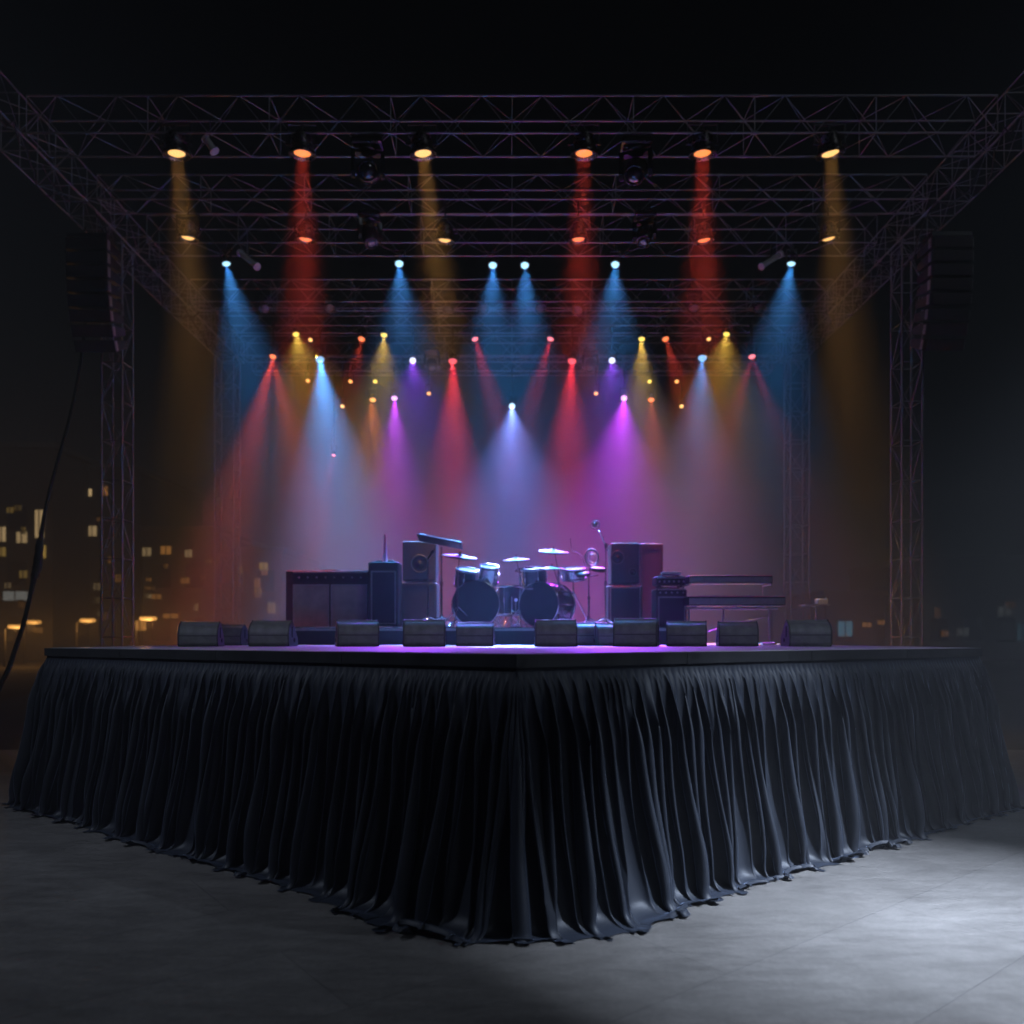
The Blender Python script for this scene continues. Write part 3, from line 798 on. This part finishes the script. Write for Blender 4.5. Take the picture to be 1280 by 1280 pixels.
for k, (px, d, yaw, s, lab) in enumerate(mons):
    o = proto if k == 0 else copy_tree(proto)
    o.location = ((px-CX)/F*d, d, DZ+0.001); o.rotation_euler = (0, 0, math.radians(yaw)); o.scale = (s*0.97, s*0.97, s*0.95)
    tag(o, lab, 'stage monitor', 'floor monitors along the stage front')

# ------------------------------------------------------------------ backline riser
RZ = DZ + 0.205
rx0, rx1 = -2.85, 2.02
rs = thing('drum_riser', 'low dark carpeted riser platform under the drums and amplifiers', 'riser', ((rx0+rx1)/2, 10.3, DZ))
b = MB(); b.bevbox((rx0-rs.location.x, -0.95, 0.001), (rx1-rs.location.x, 1.6, 0.205), 0.006); b.build('platform', M_RISER, rs)
b = MB(); b.box((rx0-rs.location.x+0.02, -0.957, 0.165), (rx1-rs.location.x-0.02, -0.9505, 0.195)); b.build('edge_strip', M_TRIM, rs)

def X(px, d): return (px-CX)/F*d
def Z(py, d): return CAMZ + (HY-py)/F*d
# ---- amplifiers
def amp_combo(label, x0, x1, z0, z1, y, dep, grilles, panel, cloth, trim=M_TRIM, cat='amplifier', name='guitar_amplifier', group=None, knobs=0):
    """speaker cabinet: x range, z range; grilles (list of fractions x0,x1,z0,z1); panel (fractions) or None"""
    root = thing(name, label, cat, ((x0+x1)/2, y, z0), 0, group)
    W, H = x1-x0, z1-z0
    b = MB(); b.bevbox((-W/2, 0, 0.025), (W/2, dep, H), 0.014); b.build('cabinet', M_TOLEX, root)
    for sx in (-1, 1):
        for sy in (0.06, dep-0.06):
            f_ = MB(); f_.lathe([(0.018, 0.0), (0.022, 0.008), (0.02, 0.027), (0.001, 0.027)], 12, Matrix.Translation((sx*(W/2-0.06), sy, 0))); f_.build('foot', M_BLK, root)
    for (a0, a1, c0, c1) in grilles:
        gx0, gx1, gz0, gz1 = -W/2+a0*W, -W/2+a1*W, c0*H, c1*H
        fr = MB(); t_ = 0.016
        for lo, hi in (((gx0, -0.016, gz0), (gx1, -0.001, gz0+t_)), ((gx0, -0.016, gz1-t_), (gx1, -0.001, gz1)), ((gx0, -0.016, gz0+t_), (gx0+t_, -0.001, gz1-t_)), ((gx1-t_, -0.016, gz0+t_), (gx1, -0.001, gz1-t_))):
            fr.box(lo, hi)
        fo = fr.build('grille_frame', trim, root)
        c = MB(); c.box((gx0+t_, -0.009, gz0+t_), (gx1-t_, -0.002, gz1-t_)); c.build('grille_cloth', cloth, root)
    if panel:
        a0, a1, c0, c1 = panel
        p = MB(); p.box((-W/2+a0*W, -0.008, c0*H), (-W/2+a1*W, -0.001, c1*H)); po = p.build('control_panel', M_BLK, root)
        for k in range(knobs):
            kx = -W/2 + (a0 + (a1-a0)*(0.08+0.84*k/max(1, knobs-1)))*W
            q = MB(); q.tube((kx, -0.008, (c0+c1)/2*H), (kx, -0.028, (c0+c1)/2*H), 0.013, 12, 0.010); q.build('knob', M_TRIM, po)
        pt = MB(); pt.box((-W/2+a0*W, -0.012, c1*H+0.002), (-W/2+a1*W, -0.001, c1*H+0.012)); pt.build('top_trim', trim, root)
    hd = MB(); hd.path(catmull([(-0.11, dep/2, H), (-0.10, dep/2, H+0.022), (0.10, dep/2, H+0.022), (0.11, dep/2, H)], 4), 0.009, 6); hd.build('handle', M_BLK, root)
    return root
d = 10.2
amp_combo('wide double guitar amplifier with two tan grilles at the left of the riser', X(357,d), X(462,d), RZ, Z(713,d), d, 0.42, [(0.09,0.52,0.03,0.76),(0.54,0.97,0.03,0.76)], (0.09, 0.97, 0.80, 0.955), M_CLOTH_T, knobs=8)
d = 10.0
amp_combo('upright dark speaker cabinet with the pink cone on top', X(460,d), X(498,d), RZ, Z(702,d), d, 0.34, [(0.10,0.92,0.06,0.86)], None, M_CLOTH_D, cat='speaker cabinet', name='speaker_cabinet')
cn = thing('slim_cone', 'tall slim pink cone standing on the upright speaker cabinet', 'cone', (X(479,d), d+0.15, Z(702,d)))
b = MB(); b.lathe([(0.052, 0), (0.052, 0.008), (0.030, 0.012), (0.012, 0.35), (0.007, 0.365), (0.001, 0.368)], 20); b.build('cone_body', M_CONE, cn)
# dark tall stacks at the back
d = 10.7
amp_combo('tall black loudspeaker behind the microphone stands, left of the drums', X(501,d), X(546,d), RZ, Z(728,d), d, 0.4, [(0.06,0.94,0.05,0.95)], None, M_CLOTH_D, M_BLK, 'speaker cabinet', 'speaker_cabinet')
def open_speaker(label, x0, x1, z0, z1, y, dep, cones, name='speaker_cabinet'):
    root = thing(name, label, 'speaker cabinet', ((x0+x1)/2, y, z0))
    W, H = x1-x0, z1-z0
    b = MB(); b.bevbox((-W/2, 0, 0.001), (W/2, dep, H), 0.015); b.build('cabinet', M_TOLEX, root)
    for (fx, fz, r) in cones:
        R = Matrix.Translation((fx*W, -0.001, fz*H)) @ Matrix.Rotation(math.pi/2, 4, 'X')
        k = MB(); k.lathe([(r*0.88, 0.0), (r*0.9, 0.014), (r*1.05, 0.012), (r*1.06, 0.0)], 28, R); ring = k.build('speaker_ring', M_WEDGE_E, root)
        k = MB(); k.lathe([(r*0.88, 0.004), (r*0.35, -0.0), (r*0.3, 0.012), (0.001, 0.02)], 28, R); k.build('speaker_cone', M_GRILLE, ring)
    return root
open_speaker('black speaker box with one round driver stacked on the tall loudspeaker', X(503,d), X(545,d), Z(728,d)+0.024, Z(676,d), d, 0.38, [(0.02, 0.42, 0.12)])
d = 10.3
amp_combo('bass speaker cabinet with dark framed grille right of the drums', X(760,d), X(803,d), RZ, Z(732,d), d, 0.4, [(0.05,0.95,0.04,0.97)], None, M_CLOTH_D, cat='speaker cabinet', name='speaker_cabinet')
open_speaker('black speaker box with a round driver standing on the bass cabinet', X(764,d), X(800,d), Z(732,d)+0.024, Z(678,d), d+0.02, 0.36, [(-0.28, 0.64, 0.085), (0.26, 0.28, 0.05)])
d = 10.9
amp_combo('big black equipment case behind the bass speakers', X(800,d), X(829,d), RZ, Z(679,d), d, 0.5, [(0.08,0.92,0.06,0.94)], None, M_CLOTH_D, M_BLK, 'equipment case', 'equipment_case')
d = 9.9
hx0, hx1 = X(820,d), X(859,d)
amp_combo('small amplifier cabinet left of the keyboards carrying an amplifier head', hx0, hx1, DZ+0.0, Z(736,d), d, 0.34, [(0.06,0.94,0.03,0.86)], (0.06,0.94,0.885,0.975), M_CLOTH_D, knobs=5)
amp_combo('flat amplifier head with white papers on top, left of the keyboards', hx0, hx1, Z(736,d)+0.024, Z(720,d), d+0.01, 0.28, [], (0.04,0.96,0.2,0.78), M_CLOTH_D, cat='amplifier head', name='amplifier_head', knobs=6)
pp = MB(); pp.bevbox((-0.115, 0, 0), (0.115, 0.17, 0.026), 0.003)
tag(pp.build('paper_stack', M_PAPER, None, (X(840,d), d+0.005, Z(720,d)+0.026)), 'thin stack of white paper on the amplifier head', 'paper')

# ---- drum kit
def ring(mb, r, z, t, R, n=36):
    mb.lathe([(r, z-t), (r+0.012, z-t), (r+0.014, z+t), (r, z+t)], n, R)
def drum(name, label, centre, axis, r, depth, shell, head, legs=None, lugs=8, group='drums of the kit'):
    root = thing(name, label, 'drum', centre, 0, group)
    R = ZM(axis)
    b = MB(); b.lathe([(r, -depth/2), (r, depth/2)], 40, R); sh = b.build('shell', shell, root)
    for k in range(lugs):
        t = 2*math.pi*k/lugs
        p = R @ Vector(((r+0.008)*math.cos(t), (r+0.008)*math.sin(t), -depth/2)); q = R @ Vector(((r+0.008)*math.cos(t), (r+0.008)*math.sin(t), depth/2))
        l = MB(); l.tube(p, q, 0.004, 6); l.tube(p*0.6+q*0.4, p*0.4+q*0.6, 0.012, 8)
        l.build('tension_rod', M_CHROME, sh)
    for s in (-1, 1):
        h = MB(); ring(h, r, s*depth/2, 0.014, R); ho = h.build('hoop', M_CHROME, root)
        hd = MB(); hd.lathe([(0.0005, s*(depth/2+0.001)), (r*0.5, s*(depth/2+0.0015)), (r, s*depth/2)], 40, R); hd.build('drum_head', head, root)
    for (p, q, rr) in legs or []:
        g_ = MB(); g_.tube(p, q, rr, 8); g_.tube(Vector(q)+Vector((0,0,0.015)), q, rr*1.7, 8); g_.build('leg', M_CHROME, root)
    return root
d = 9.75
c = Vector((X(594,d), d, RZ + 0.285))
drum('bass_drum', 'round front bass drum with a dull grey head facing the audience', c, (0.10, -1, 0.0), 0.275, 0.40, M_SHELL, M_HEAD,
     [((-0.22, 0.02, -0.17), (-0.33, -0.16, -0.283), 0.009), ((0.22, 0.02, -0.17), (0.33, -0.16, -0.283), 0.009)], 10)
d = 9.85
c2 = Vector((X(684,d), d, RZ + 0.285))
drum('bass_drum', 'second bass drum right of centre turned partly sideways', c2, (-0.62, -1, 0.0), 0.27, 0.42, M_SHELL, M_HEAD,
     [((-0.2, 0.05, -0.18), (-0.32, -0.12, -0.283), 0.009), ((0.22, 0.0, -0.17), (0.33, -0.1, -0.283), 0.009)], 10)
tm = Vector((X(611,9.7), 9.72, Z(718,9.7)))
drum('rack_tom', 'shiny steel tom above the front bass drum', tm, (0.1, -0.35, 1), 0.115, 0.19, M_STEEL_SH, M_HEADW, [((0, 0.08, -0.03), (-0.06, 0.10, c.z-tm.z+0.26), 0.011)], 6)
tm2 = Vector((X(668,9.8), 9.85, Z(722,9.8)))
drum('rack_tom', 'dark tom with pale rim mounted above the second bass drum', tm2, (-0.06, -0.22, 1), 0.155, 0.22, M_SHELL, M_HEADW, [((0, 0.1, -0.05), (0.1, 0.1, c2.z-tm2.z+0.26), 0.011)], 6)
tm3 = Vector((X(583,9.9), 9.95, Z(722,9.9)))
drum('rack_tom', 'dark tom half hidden left of the shiny steel tom', tm3, (0.12, -0.3, 1), 0.14, 0.2, M_SHELL, M_HEADW, [((0, 0.1, -0.05), (0.03, 0.1, c.z-tm3.z+0.26), 0.011)], 6)
ft = Vector((X(640,9.9), 10.35, RZ+0.36))
drum('floor_tom', 'dark floor tom on three legs between the two bass drums', ft, (0, 0, 1), 0.19, 0.36, M_SHELL, M_HEADW,
     [((0.195*math.cos(t), 0.195*math.sin(t), 0.05), (0.205*math.cos(t), 0.205*math.sin(t), -0.358), 0.008) for t in (0.5, 2.6, 4.7)], 6)
sd = Vector((X(717,9.9), 9.95, Z(717,9.9)))
def tripod(root, zc, spread, zb, r=0.008, rot=0.3, mat_=None):
    for k in range(3):
        t = rot + k*2*math.pi/3
        g_ = MB(); g_.tube((0, 0, zc), (spread*math.cos(t), spread*math.sin(t), zb+0.006), r, 8); g_.tube((spread*math.cos(t), spread*math.sin(t), zb+0.02), (spread*math.cos(t)*1.05, spread*math.sin(t)*1.05, zb), r*1.6, 8)
        g_.build('leg', mat_ or M_CHROME, root)
sn = drum('snare_drum', 'chrome snare drum on a tripod right of the second bass drum', sd, (-0.05, -0.25, 1), 0.15, 0.12, M_STEEL_SH, M_HEADW, None, 8)
tripod(sn, -0.22, 0.24, RZ-sd.z, 0.008)
g_ = MB(); g_.tube((0,0,-0.06), (0,0,-0.30), 0.011, 8); g_.build('stand_pole', M_CHROME, sn)

def cymbal(label, px, py, d, r, tilt, zb, pole_px=None, name='crash_cymbal', pair=False, rot=0.4, extra=0):
    top = Vector((X(px,d), d, Z(py,d)))
    bx = X(pole_px if pole_px else px, d)
    root = thing(name, label, 'cymbal', (bx, d, zb), 0, 'cymbals of the kit')
    dx = top.x - bx; h = top.z - zb
    R = ZM(tilt, (dx, 0, h))
    prof = [(0.008, 0.012), (r*0.12, 0.010), (r*0.2, -0.004), (r*0.6, -0.016), (r, -0.030), (r, -0.033), (r*0.6, -0.019), (r*0.2, -0.008), (0.008, 0.006)]
    b = MB(); b.lathe(prof, 40, R); b.build('cymbal', M_CYM, root)
    if pair:
        R2 = ZM((-tilt[0], -tilt[1], tilt[2]), (dx, 0, h-0.075)) @ Matrix.Scale(-1, 4, (0,0,1))
        b = MB(); b.lathe(prof, 40, R2); b.build('cymbal', M_CYM, root)
    p = MB(); p.tube((0, 0, 0.2), (0, 0, h*0.72), 0.012, 10); p.tube((0, 0, h*0.70), (dx, 0, h+0.03), 0.008, 8); p.tube((0, 0, h*0.69), (0, 0, h*0.74), 0.018, 10); p.tube((0,0,h*0.42),(0,0,h*0.46),0.018,10)
    p.tube((dx, 0, h+0.012), (dx, 0, h+0.03), 0.014, 8)
    p.build('stand_pole', M_CHROME, root)
    tripod(root, 0.26, 0.26, 0.0, 0.008, rot)
    return root
cymbal('magenta lit cymbal left of the shiny steel tom', 575, 693, 9.5, 0.21, (0.12, -0.22, 1), RZ, 572)
cymbal('small red lit cymbal above the centre of the kit', 645, 697, 10.0, 0.17, (-0.05, -0.2, 1), RZ, 650)
cymbal('pair of hi-hat cymbals right of the centre of the kit', 661, 709, 10.1, 0.18, (0, -0.14, 1), RZ, 661, 'hi_hat', True)
cymbal('highest red lit cymbal right of the centre', 692, 687, 9.95, 0.19, (0.06, -0.24, 1), RZ, 698)
cymbal('flat red lit cymbal in front of the highest one', 690, 708, 9.7, 0.16, (0, -0.12, 1), RZ, 699)
# drum stool
ds = thing('drum_stool', 'round padded drum stool behind the bass drums', 'stool', (X(634,10.6), 10.9, RZ))
b = MB(); b.lathe([(0.001, 0.55), (0.15, 0.545), (0.17, 0.52), (0.165, 0.48), (0.001, 0.475)], 28); b.build('seat', M_TOLEX, ds)
b = MB(); b.tube((0,0,0.2), (0,0,0.48), 0.014, 10); b.build('post', M_CHROME, ds); tripod(ds, 0.26, 0.24, 0)
# bass drum pedal
bp = thing('drum_pedal', 'chrome bass drum pedal between the two bass drums', 'pedal', (X(645,9.6), 9.6, RZ))
b = MB(); b.bevbox((-0.045, -0.16, 0.012), (0.045, 0.14, 0.028), 0.004, Matrix.Rotation(0.12, 4, 'X')); b.build('footboard', M_CHROME, bp)
b = MB()
for s in (-1, 1): b.tube((s*0.06, 0.15, 0), (s*0.05, 0.15, 0.22), 0.009, 8)
b.tube((-0.06, 0.15, 0.2), (0.06, 0.15, 0.2), 0.008, 8); b.tube((0, 0.15, 0.2), (0, 0.10, 0.34), 0.006, 8); b.tube((0, 0.085, 0.34), (0, 0.12, 0.345), 0.022, 10)
b.build('pedal_frame', M_CHROME, bp)
b = MB(); b.box((-0.07, -0.17, 0.0), (0.07, 0.17, 0.010)); b.build('base_plate', M_BLK, bp)

# ---- stands
def pole_stand(name, label, px, d, zb, py_top, cat='microphone stand', group='stands on the stage', rot=0.5, spread=0.27, mat_=None):
    h = Z(py_top, d) - zb
    root = thing(name, label, cat, (X(px, d), d, zb), 0, group)
    p = MB(); p.tube((0,0,0.03), (0,0,h*0.55), 0.0125, 10); p.tube((0,0,h*0.53), (0,0,h), 0.0085, 10); p.tube((0,0,h*0.52), (0,0,h*0.57), 0.019, 12); p.tube((0,0,0.10), (0,0,0.15), 0.02, 12)
    p.build('pole', mat_ or M_CHROME, root)
    tripod(root, 0.13, spread, 0.0, 0.008, rot, mat_)
    return root, h
r_, h = pole_stand('microphone_stand', 'plain chrome microphone stand left of the drums', 535, 9.3, RZ, 698)
b = MB(); b.tube((0,0,h-0.01), (0.02,-0.02,h+0.03), 0.012, 10); b.tube((0.02,-0.02,h+0.02), (0.06,-0.09,h+0.06), 0.012, 12, 0.019); b.lathe([(0.001,-0.026),(0.02,-0.016),(0.026,0),(0.02,0.016),(0.001,0.026)], 14, Matrix.Translation((0.068,-0.105,h+0.068))); b.build('microphone', M_BLK, r_)
r_, h = pole_stand('music_stand', 'tall music stand with a slanted desk left of the drums', 552, 9.4, RZ, 684, 'music stand')
b = MB()
R = Matrix.Translation((-0.02, -0.03, h+0.06)) @ Matrix.Rotation(0.2, 4, 'Y') @ Matrix.Rotation(math.radians(-7), 4, 'X')
b.bevbox((-0.26, -0.15, -0.004), (0.27, 0.15, 0.004), 0.002, R); b.box((-0.26, -0.165, -0.004), (0.27, -0.152, 0.016), R)
b.build('desk', M_BLK, r_)
b = MB()
R2 = R
for a_, c_ in (((-0.26,-0.19),(0.27,-0.19)), ((-0.26,0.153),(0.27,0.153)), ((-0.262,-0.19),(-0.262,0.153)), ((0.272,-0.19),(0.272,0.153))):
    b.tube(R @ Vector((*a_, 0.0)), R @ Vector((*c_, 0.0)), 0.006, 6)
b.build('desk_rim', M_TRIM, r_)
# boom stand with a round head
r_, h = pole_stand('boom_stand', 'tall boom stand with a round microphone head raised over the right side of the kit', 757, 9.9, RZ, 682, 'microphone stand', rot=1.0)
t0 = Vector((0, 0, h)); t1 = P(749, 664, 9.8) - r_.location
b = MB(); b.tube(t0 + (t0-t1)*0.35, t1, 0.010, 8); b.tube((0,0,h-0.03), (0,0,h+0.03), 0.022, 12)
b.build('boom_arm', M_CHROME, r_)
b = MB(); R = ZM((-0.35, -1, 0.3), P(744, 656, 9.75) - r_.location)
b.path([R @ Vector((0.055*math.cos(t*math.pi/12), 0.055*math.sin(t*math.pi/12), 0)) for t in range(24)], 0.008, 6, True)
b.lathe([(0.001, 0.02), (0.03, 0.015), (0.036, 0), (0.03, -0.015), (0.001, -0.02)], 18, R)
b.build('microphone', M_TRIM, r_)
# hoop on a tripod (percussion)
r_, h = pole_stand('percussion_stand', 'percussion stand with an upright round hoop between the snare and the boom stand', 736, 9.75, RZ, 716, 'percussion stand', rot=0.1, spread=0.22)
b = MB(); R = ZM((0.25, -1, 0.05), P(740, 697, 9.75) - r_.location)
b.path([R @ Vector((0.085*math.cos(t*math.pi/16), 0.10*math.sin(t*math.pi/16), 0)) for t in range(32)], 0.012, 8, True)
b.build('hoop', M_TRIM, r_)
b = MB(); b.path([R @ Vector((0.05*math.cos(t), 0.06*math.sin(t), 0.004)) for t in (0.6, 1.6, 2.6, 3.8, 5.0)], 0.007, 6); b.tube((0,0,h-0.02), P(738, 709, 9.75) - r_.location, 0.009, 8); b.build('hoop_holder', M_CHROME, r_)
b = MB(); b.path(catmull([(-0.02, 0, h), (-0.10, 0, h+0.22), (-0.20, 0, h+0.27), (-0.22, 0, h+0.36), (-0.225, 0, h+0.42)], 6), 0.006, 6); b.build('gooseneck', M_CHROME, r_)
for sx, pxx in ((-1, 729), (1, 748)):
    b = MB(); R = ZM((0.1*sx, -0.25, 1), P(pxx, 718 if sx < 0 else 712, 9.75) - r_.location)
    b.lathe([(0.085, -0.02), (0.09, 0.0), (0.085, 0.02), (0.001, 0.021)], 24, R); b.tube((0,0,h-0.05), P(pxx, 719, 9.75) - r_.location, 0.007, 6); b.build('small_drum', M_CYM, r_)

# ---- keyboards
d = 9.7
def keyboard(label, x0, x1, py_top, py_bot, d, dep):
    z1, z0 = Z(py_top, d), Z(py_bot, d)
    root = thing('keyboard', label, 'keyboard', ((x0+x1)/2, d, z0), 0, 'keyboards on the two tier stand')
    W = x1-x0; H = z1-z0
    b = MB(); b.bevbox((-W/2, 0, 0), (W/2, dep, H), 0.008); cs = b.build('casing', M_KEYB, root)
    b = MB(); b.box((-W/2+0.01, -0.004, H*0.12), (W/2-0.01, -0.0005, H*0.80)); b.build('rear_panel', M_TRIM, root)
    b = MB(); b.box((-W/2+0.07, dep-0.17, H), (W/2-0.05, dep-0.02, H+0.010)); b.build('keys', M_KEYW, root)
    b = MB(); b.tube((-W/2+0.01, 0.006, H-0.001), (W/2-0.01, 0.006, H-0.001), 0.006, 8); b.build('red_light_edge', M_CONE, root)  # pink strip: red light along the edge, given as colour
    return root
kx0, kx1 = X(861,d), X(966,d); lx0, lx1 = X(859,d), X(980,d)
keyboard('upper keyboard with a red lit edge on the two tier stand', kx0, kx1, 719.5, 729, d, 0.30)
keyboard('lower and longer keyboard with a red lit edge on the two tier stand', lx0, lx1, 745.5, 757, d-0.06, 0.36)
ks = thing('keyboard_stand', 'two tier metal keyboard stand at the right of the stage', 'keyboard stand', ((lx0+lx1)/2, d, DZ))
ox = ks.location.x
zl, zu = Z(757,d)-DZ-0.012, Z(729,d)-DZ-0.012
b = MB()
for x in (lx0+0.1-ox, (lx0+lx1)/2-ox, lx1-0.22-ox):
    b.tube((x, -0.05, zl), (x, 0.3, zl), 0.012, 8)
b.tube((lx0+0.03-ox, 0.12, zl-0.02), (lx1-0.03-ox, 0.12, zl-0.02), 0.014, 8); b.build('lower_tier', M_TRIM, ks)
b = MB()
for x in (kx0+0.012-ox, kx1-0.012-ox):
    b.tube((x, 0.34, zl), (x, 0.34, zu), 0.012, 8); b.tube((x, 0.34, zu), (x, 0.0, zu), 0.012, 8)
    b.tube((x, 0.34, zl-0.02), (x, 0.12, zl-0.02), 0.012, 8)
b.build('upper_tier', M_TRIM, ks)
for x in (lx0+0.05-ox, (lx0+lx1)/2-0.12-ox, lx1-0.14-ox):
    b = MB(); b.tube((x, 0.12, zl-0.02), (x, 0.12, 0.02), 0.014, 8); b.tube((x, -0.1, 0.014), (x, 0.34, 0.014), 0.014, 8); b.build('leg', M_TRIM, ks)
b = MB(); b.tube((lx0+0.05-ox, 0.13, 0.1), (lx1-0.14-ox, 0.13, zl-0.1), 0.008, 8); b.build('brace', M_TRIM, ks)
# small mixer on a stand right of the keyboards
d = 10.6
r_, h = pole_stand('mixer_stand', 'thin folding stand right of the keyboards holding a small pale box', 1020, d, DZ, 757, 'stand', rot=0.8, spread=0.3)
b = MB(); b.box((-0.18, -0.12, h), (0.15, 0.14, h+0.014)); b.build('shelf', M_TRIM, r_)
mx = thing('mixer', 'small pale mixer box on the thin stand at the right edge of the stage', 'mixer', (X(1026,d), d, Z(757,d)+0.015))
b = MB(); b.bevbox((-0.06, -0.06, 0), (0.07, 0.07, 0.075), 0.006); b.build('casing', M_WHITEPL, mx)
b = MB()
for k in range(3): b.tube((-0.035+0.035*k, -0.02, 0.075), (-0.035+0.035*k, -0.02, 0.088), 0.009, 10)
b.build('knobs', M_BLK, mx)

# ------------------------------------------------------------------ city behind
WIN = {'w': ((1.0, 0.68, 0.32), 1.0), 'y': ((1.0, 0.62, 0.14), 1.0), 'o': ((1.0, 0.40, 0.08), 1.0), 'r': ((1.0, 0.22, 0.06), 1.0), 'g': ((0.8, 0.85, 0.8), 1.0), 't': ((0.20, 0.62, 0.9), 1.0)}
def block(label, x0, x1, top, d, wins, dep=10):
    """far building: pixel column range, top row; windows (px, py, w, h, colour, strength)"""
    cx = (x0+x1)/2
    root = thing('city_building', label, 'building', (X(cx,d), d, -0.05), 0, 'dark city buildings in the distance')
    W = (x1-x0)/F*d; H = Z(top, d) + 0.05
    b = MB(); b.box((-W/2, 0, 0), (W/2, dep, H)); b.build('wall', M_WALL, root)
    b = MB(); b.box((-W/2-0.15, -0.15, H), (W/2+0.15, dep+0.15, H+0.3)); b.build('roof_edge', M_WALL, root)
    # faint unlit window bands
    nf = int(H/3.2)
    for f in range(nf):
        for k in range(int(W/2.0)):
            xx = -W/2 + 0.6 + k*2.0
            b = MB(); b.box((xx, -0.03, 1.2+f*3.2), (xx+1.1, -0.005, 2.6+f*3.2)); b.build('unlit_window', M_GLASS_D, root)
    rw = random.Random(int(x0*7+d))
    if x0 < 300:
        for k in range(9):
            px = rw.uniform(max(x0, -20)+6, x1-6); py = rw.uniform(max(top, 600)+20, 790)
            wins = wins + [(px, py, rw.choice([4, 5, 7]), rw.choice([4, 6, 8]), rw.choice('wyyoo'), S*rw.choice([0.12, 0.2, 0.3]))]
    for (px, py, ww, hh, c, s) in wins:
        wx = X(px,d)-root.location.x; wz = Z(py,d)+0.05; w2 = ww/F*d/2*1.15; h2 = hh/F*d/2*1.15
        q = MB(); q.box((wx-w2, -0.09, wz-h2), (wx+w2, -0.04, wz+h2))
        colr = WIN[c][0]
        q.build('lit_window', emitter('lit_window_%s_%d' % (c, round(s*100)), colr, s), root)
        fr = MB(); t_ = 0.07
        fr.box((wx-w2-t_, -0.11, wz-h2-t_), (wx+w2+t_, -0.06, wz-h2)); fr.box((wx-w2-t_, -0.11, wz+h2), (wx+w2+t_, -0.06, wz+h2+t_)); fr.box((wx-t_*0.4, -0.12, wz-h2), (wx+t_*0.4, -0.092, wz+h2))
        fr.build('window_frame', M_BLK, root)
    return root
S = 0.42
block('tall dark city building at the far left with tall amber windows', -90, 66, 560, 46, [(50,655,9,30,'w',S),(28,672,11,12,'w',S*.8),(3,668,8,16,'w',S),(3,690,8,10,'y',S*.5),(52,690,10,14,'y',S*.8),(20,745,26,10,'g',S*.35),(30,718,8,8,'y',S*.3)])
block('dark city building seen between the cable and the left tower, with yellow windows', 72, 176, 590, 50, [(108,616,12,8,'w',S*1.6),(131,614,6,10,'o',S),(116,664,9,11,'w',S*.9),(84,684,16,8,'y',S),(92,704,8,18,'y',S*.9),(104,716,8,8,'y',S*.5),(72,726,7,14,'y',S*.5),(86,735,7,12,'y',S*.4),(140,700,6,8,'o',S*.4)])
block('lower dark city building just right of the left tower with dim orange windows', 178, 268, 664, 48, [(184,690,9,9,'w',S*.5),(208,688,11,9,'o',S*.6),(236,692,7,8,'w',S*.5),(232,726,9,6,'o',S*.35),(196,746,10,5,'o',S*.4),(186,745,5,5,'w',S*.5),(176,782,12,10,'o',S*.9),(214,770,16,5,'o',S*.4)])
block('dark city block hidden in red haze behind the left rear tower', 272, 352, 690, 52, [(330,708,9,8,'y',S*.5),(322,735,6,20,'o',S*.4),(340,760,8,12,'y',S*.3)])
block('low dark building on the right with a teal lit window', 1032, 1106, 744, 50, [(1056,786,15,16,'t',S*.4),(1083,781,9,5,'o',S*.4),(1101,778,7,5,'o',S*.35)])
block('dark building at the far right with faint orange and grey windows', 1150, 1330, 700, 48, [(1171,766,5,11,'o',S*.12),(1203,790,12,8,'g',S*.07),(1262,756,10,6,'o',S*.1),(1255,764,14,10,'g',S*.06),(1276,790,9,18,'t',S*.10),(1180,792,7,6,'o',S*.2)])
# street lamps low on the horizon
def street_lamp(label, px, py, d, col, s):
    h = Z(py, d) + 0.05
    root = thing('street_lamp', label, 'street lamp', (X(px,d), d, -0.06), 0, 'distant street lamps')
    b = MB(); b.tube((0,0,0), (0,0,h), 0.07, 8, 0.045); b.tube((0,0,h), (0.5,0,h+0.25), 0.035, 8); b.build('post', M_BLK, root)
    b = MB(); b.bevbox((0.2,-0.16,h+0.02), (0.9,0.16,h+0.2), 0.05); b.build('lamp_head', emitter('street_%s' % label[:24], col, s), root)
    l = bpy.data.lights.new('lamp_light', 'POINT'); l.color = col; l.energy = 110*s; l.shadow_soft_size = 0.25
    o = link('lamp_light', l, root); o.location = (0.55, -0.3, h-0.15)
for px, py, d, s, lab in ((6,786,38,0.9,'distant orange street lamp at the far left edge'), (96,778,40,0.7,'distant orange street lamp left of the front left tower'), (170,776,36,1.2,'distant orange street lamp just right of the front left tower'),
                          (222,782,42,0.8,'distant orange street lamp between the two left towers'), (30,780,44,0.6,'distant orange street lamp behind the hanging cable')):
    street_lamp(lab, px, py, d, (1.0, 0.45, 0.10), s)

# ------------------------------------------------------------------ render settings
vs_ = sc.view_settings; vs_.view_transform = 'Standard'; vs_.look = 'None'; vs_.exposure = 0; vs_.gamma = 1
sc.render.engine = 'CYCLES'
cy = sc.cycles
cy.use_denoising = True; cy.denoiser = 'OPENIMAGEDENOISE'
cy.max_bounces = 5; cy.diffuse_bounces = 2; cy.glossy_bounces = 3; cy.transmission_bounces = 2; cy.volume_bounces = 0
cy.sample_clamp_indirect = 4; cy.use_light_tree = True; cy.caustics_reflective = False; cy.caustics_refractive = False
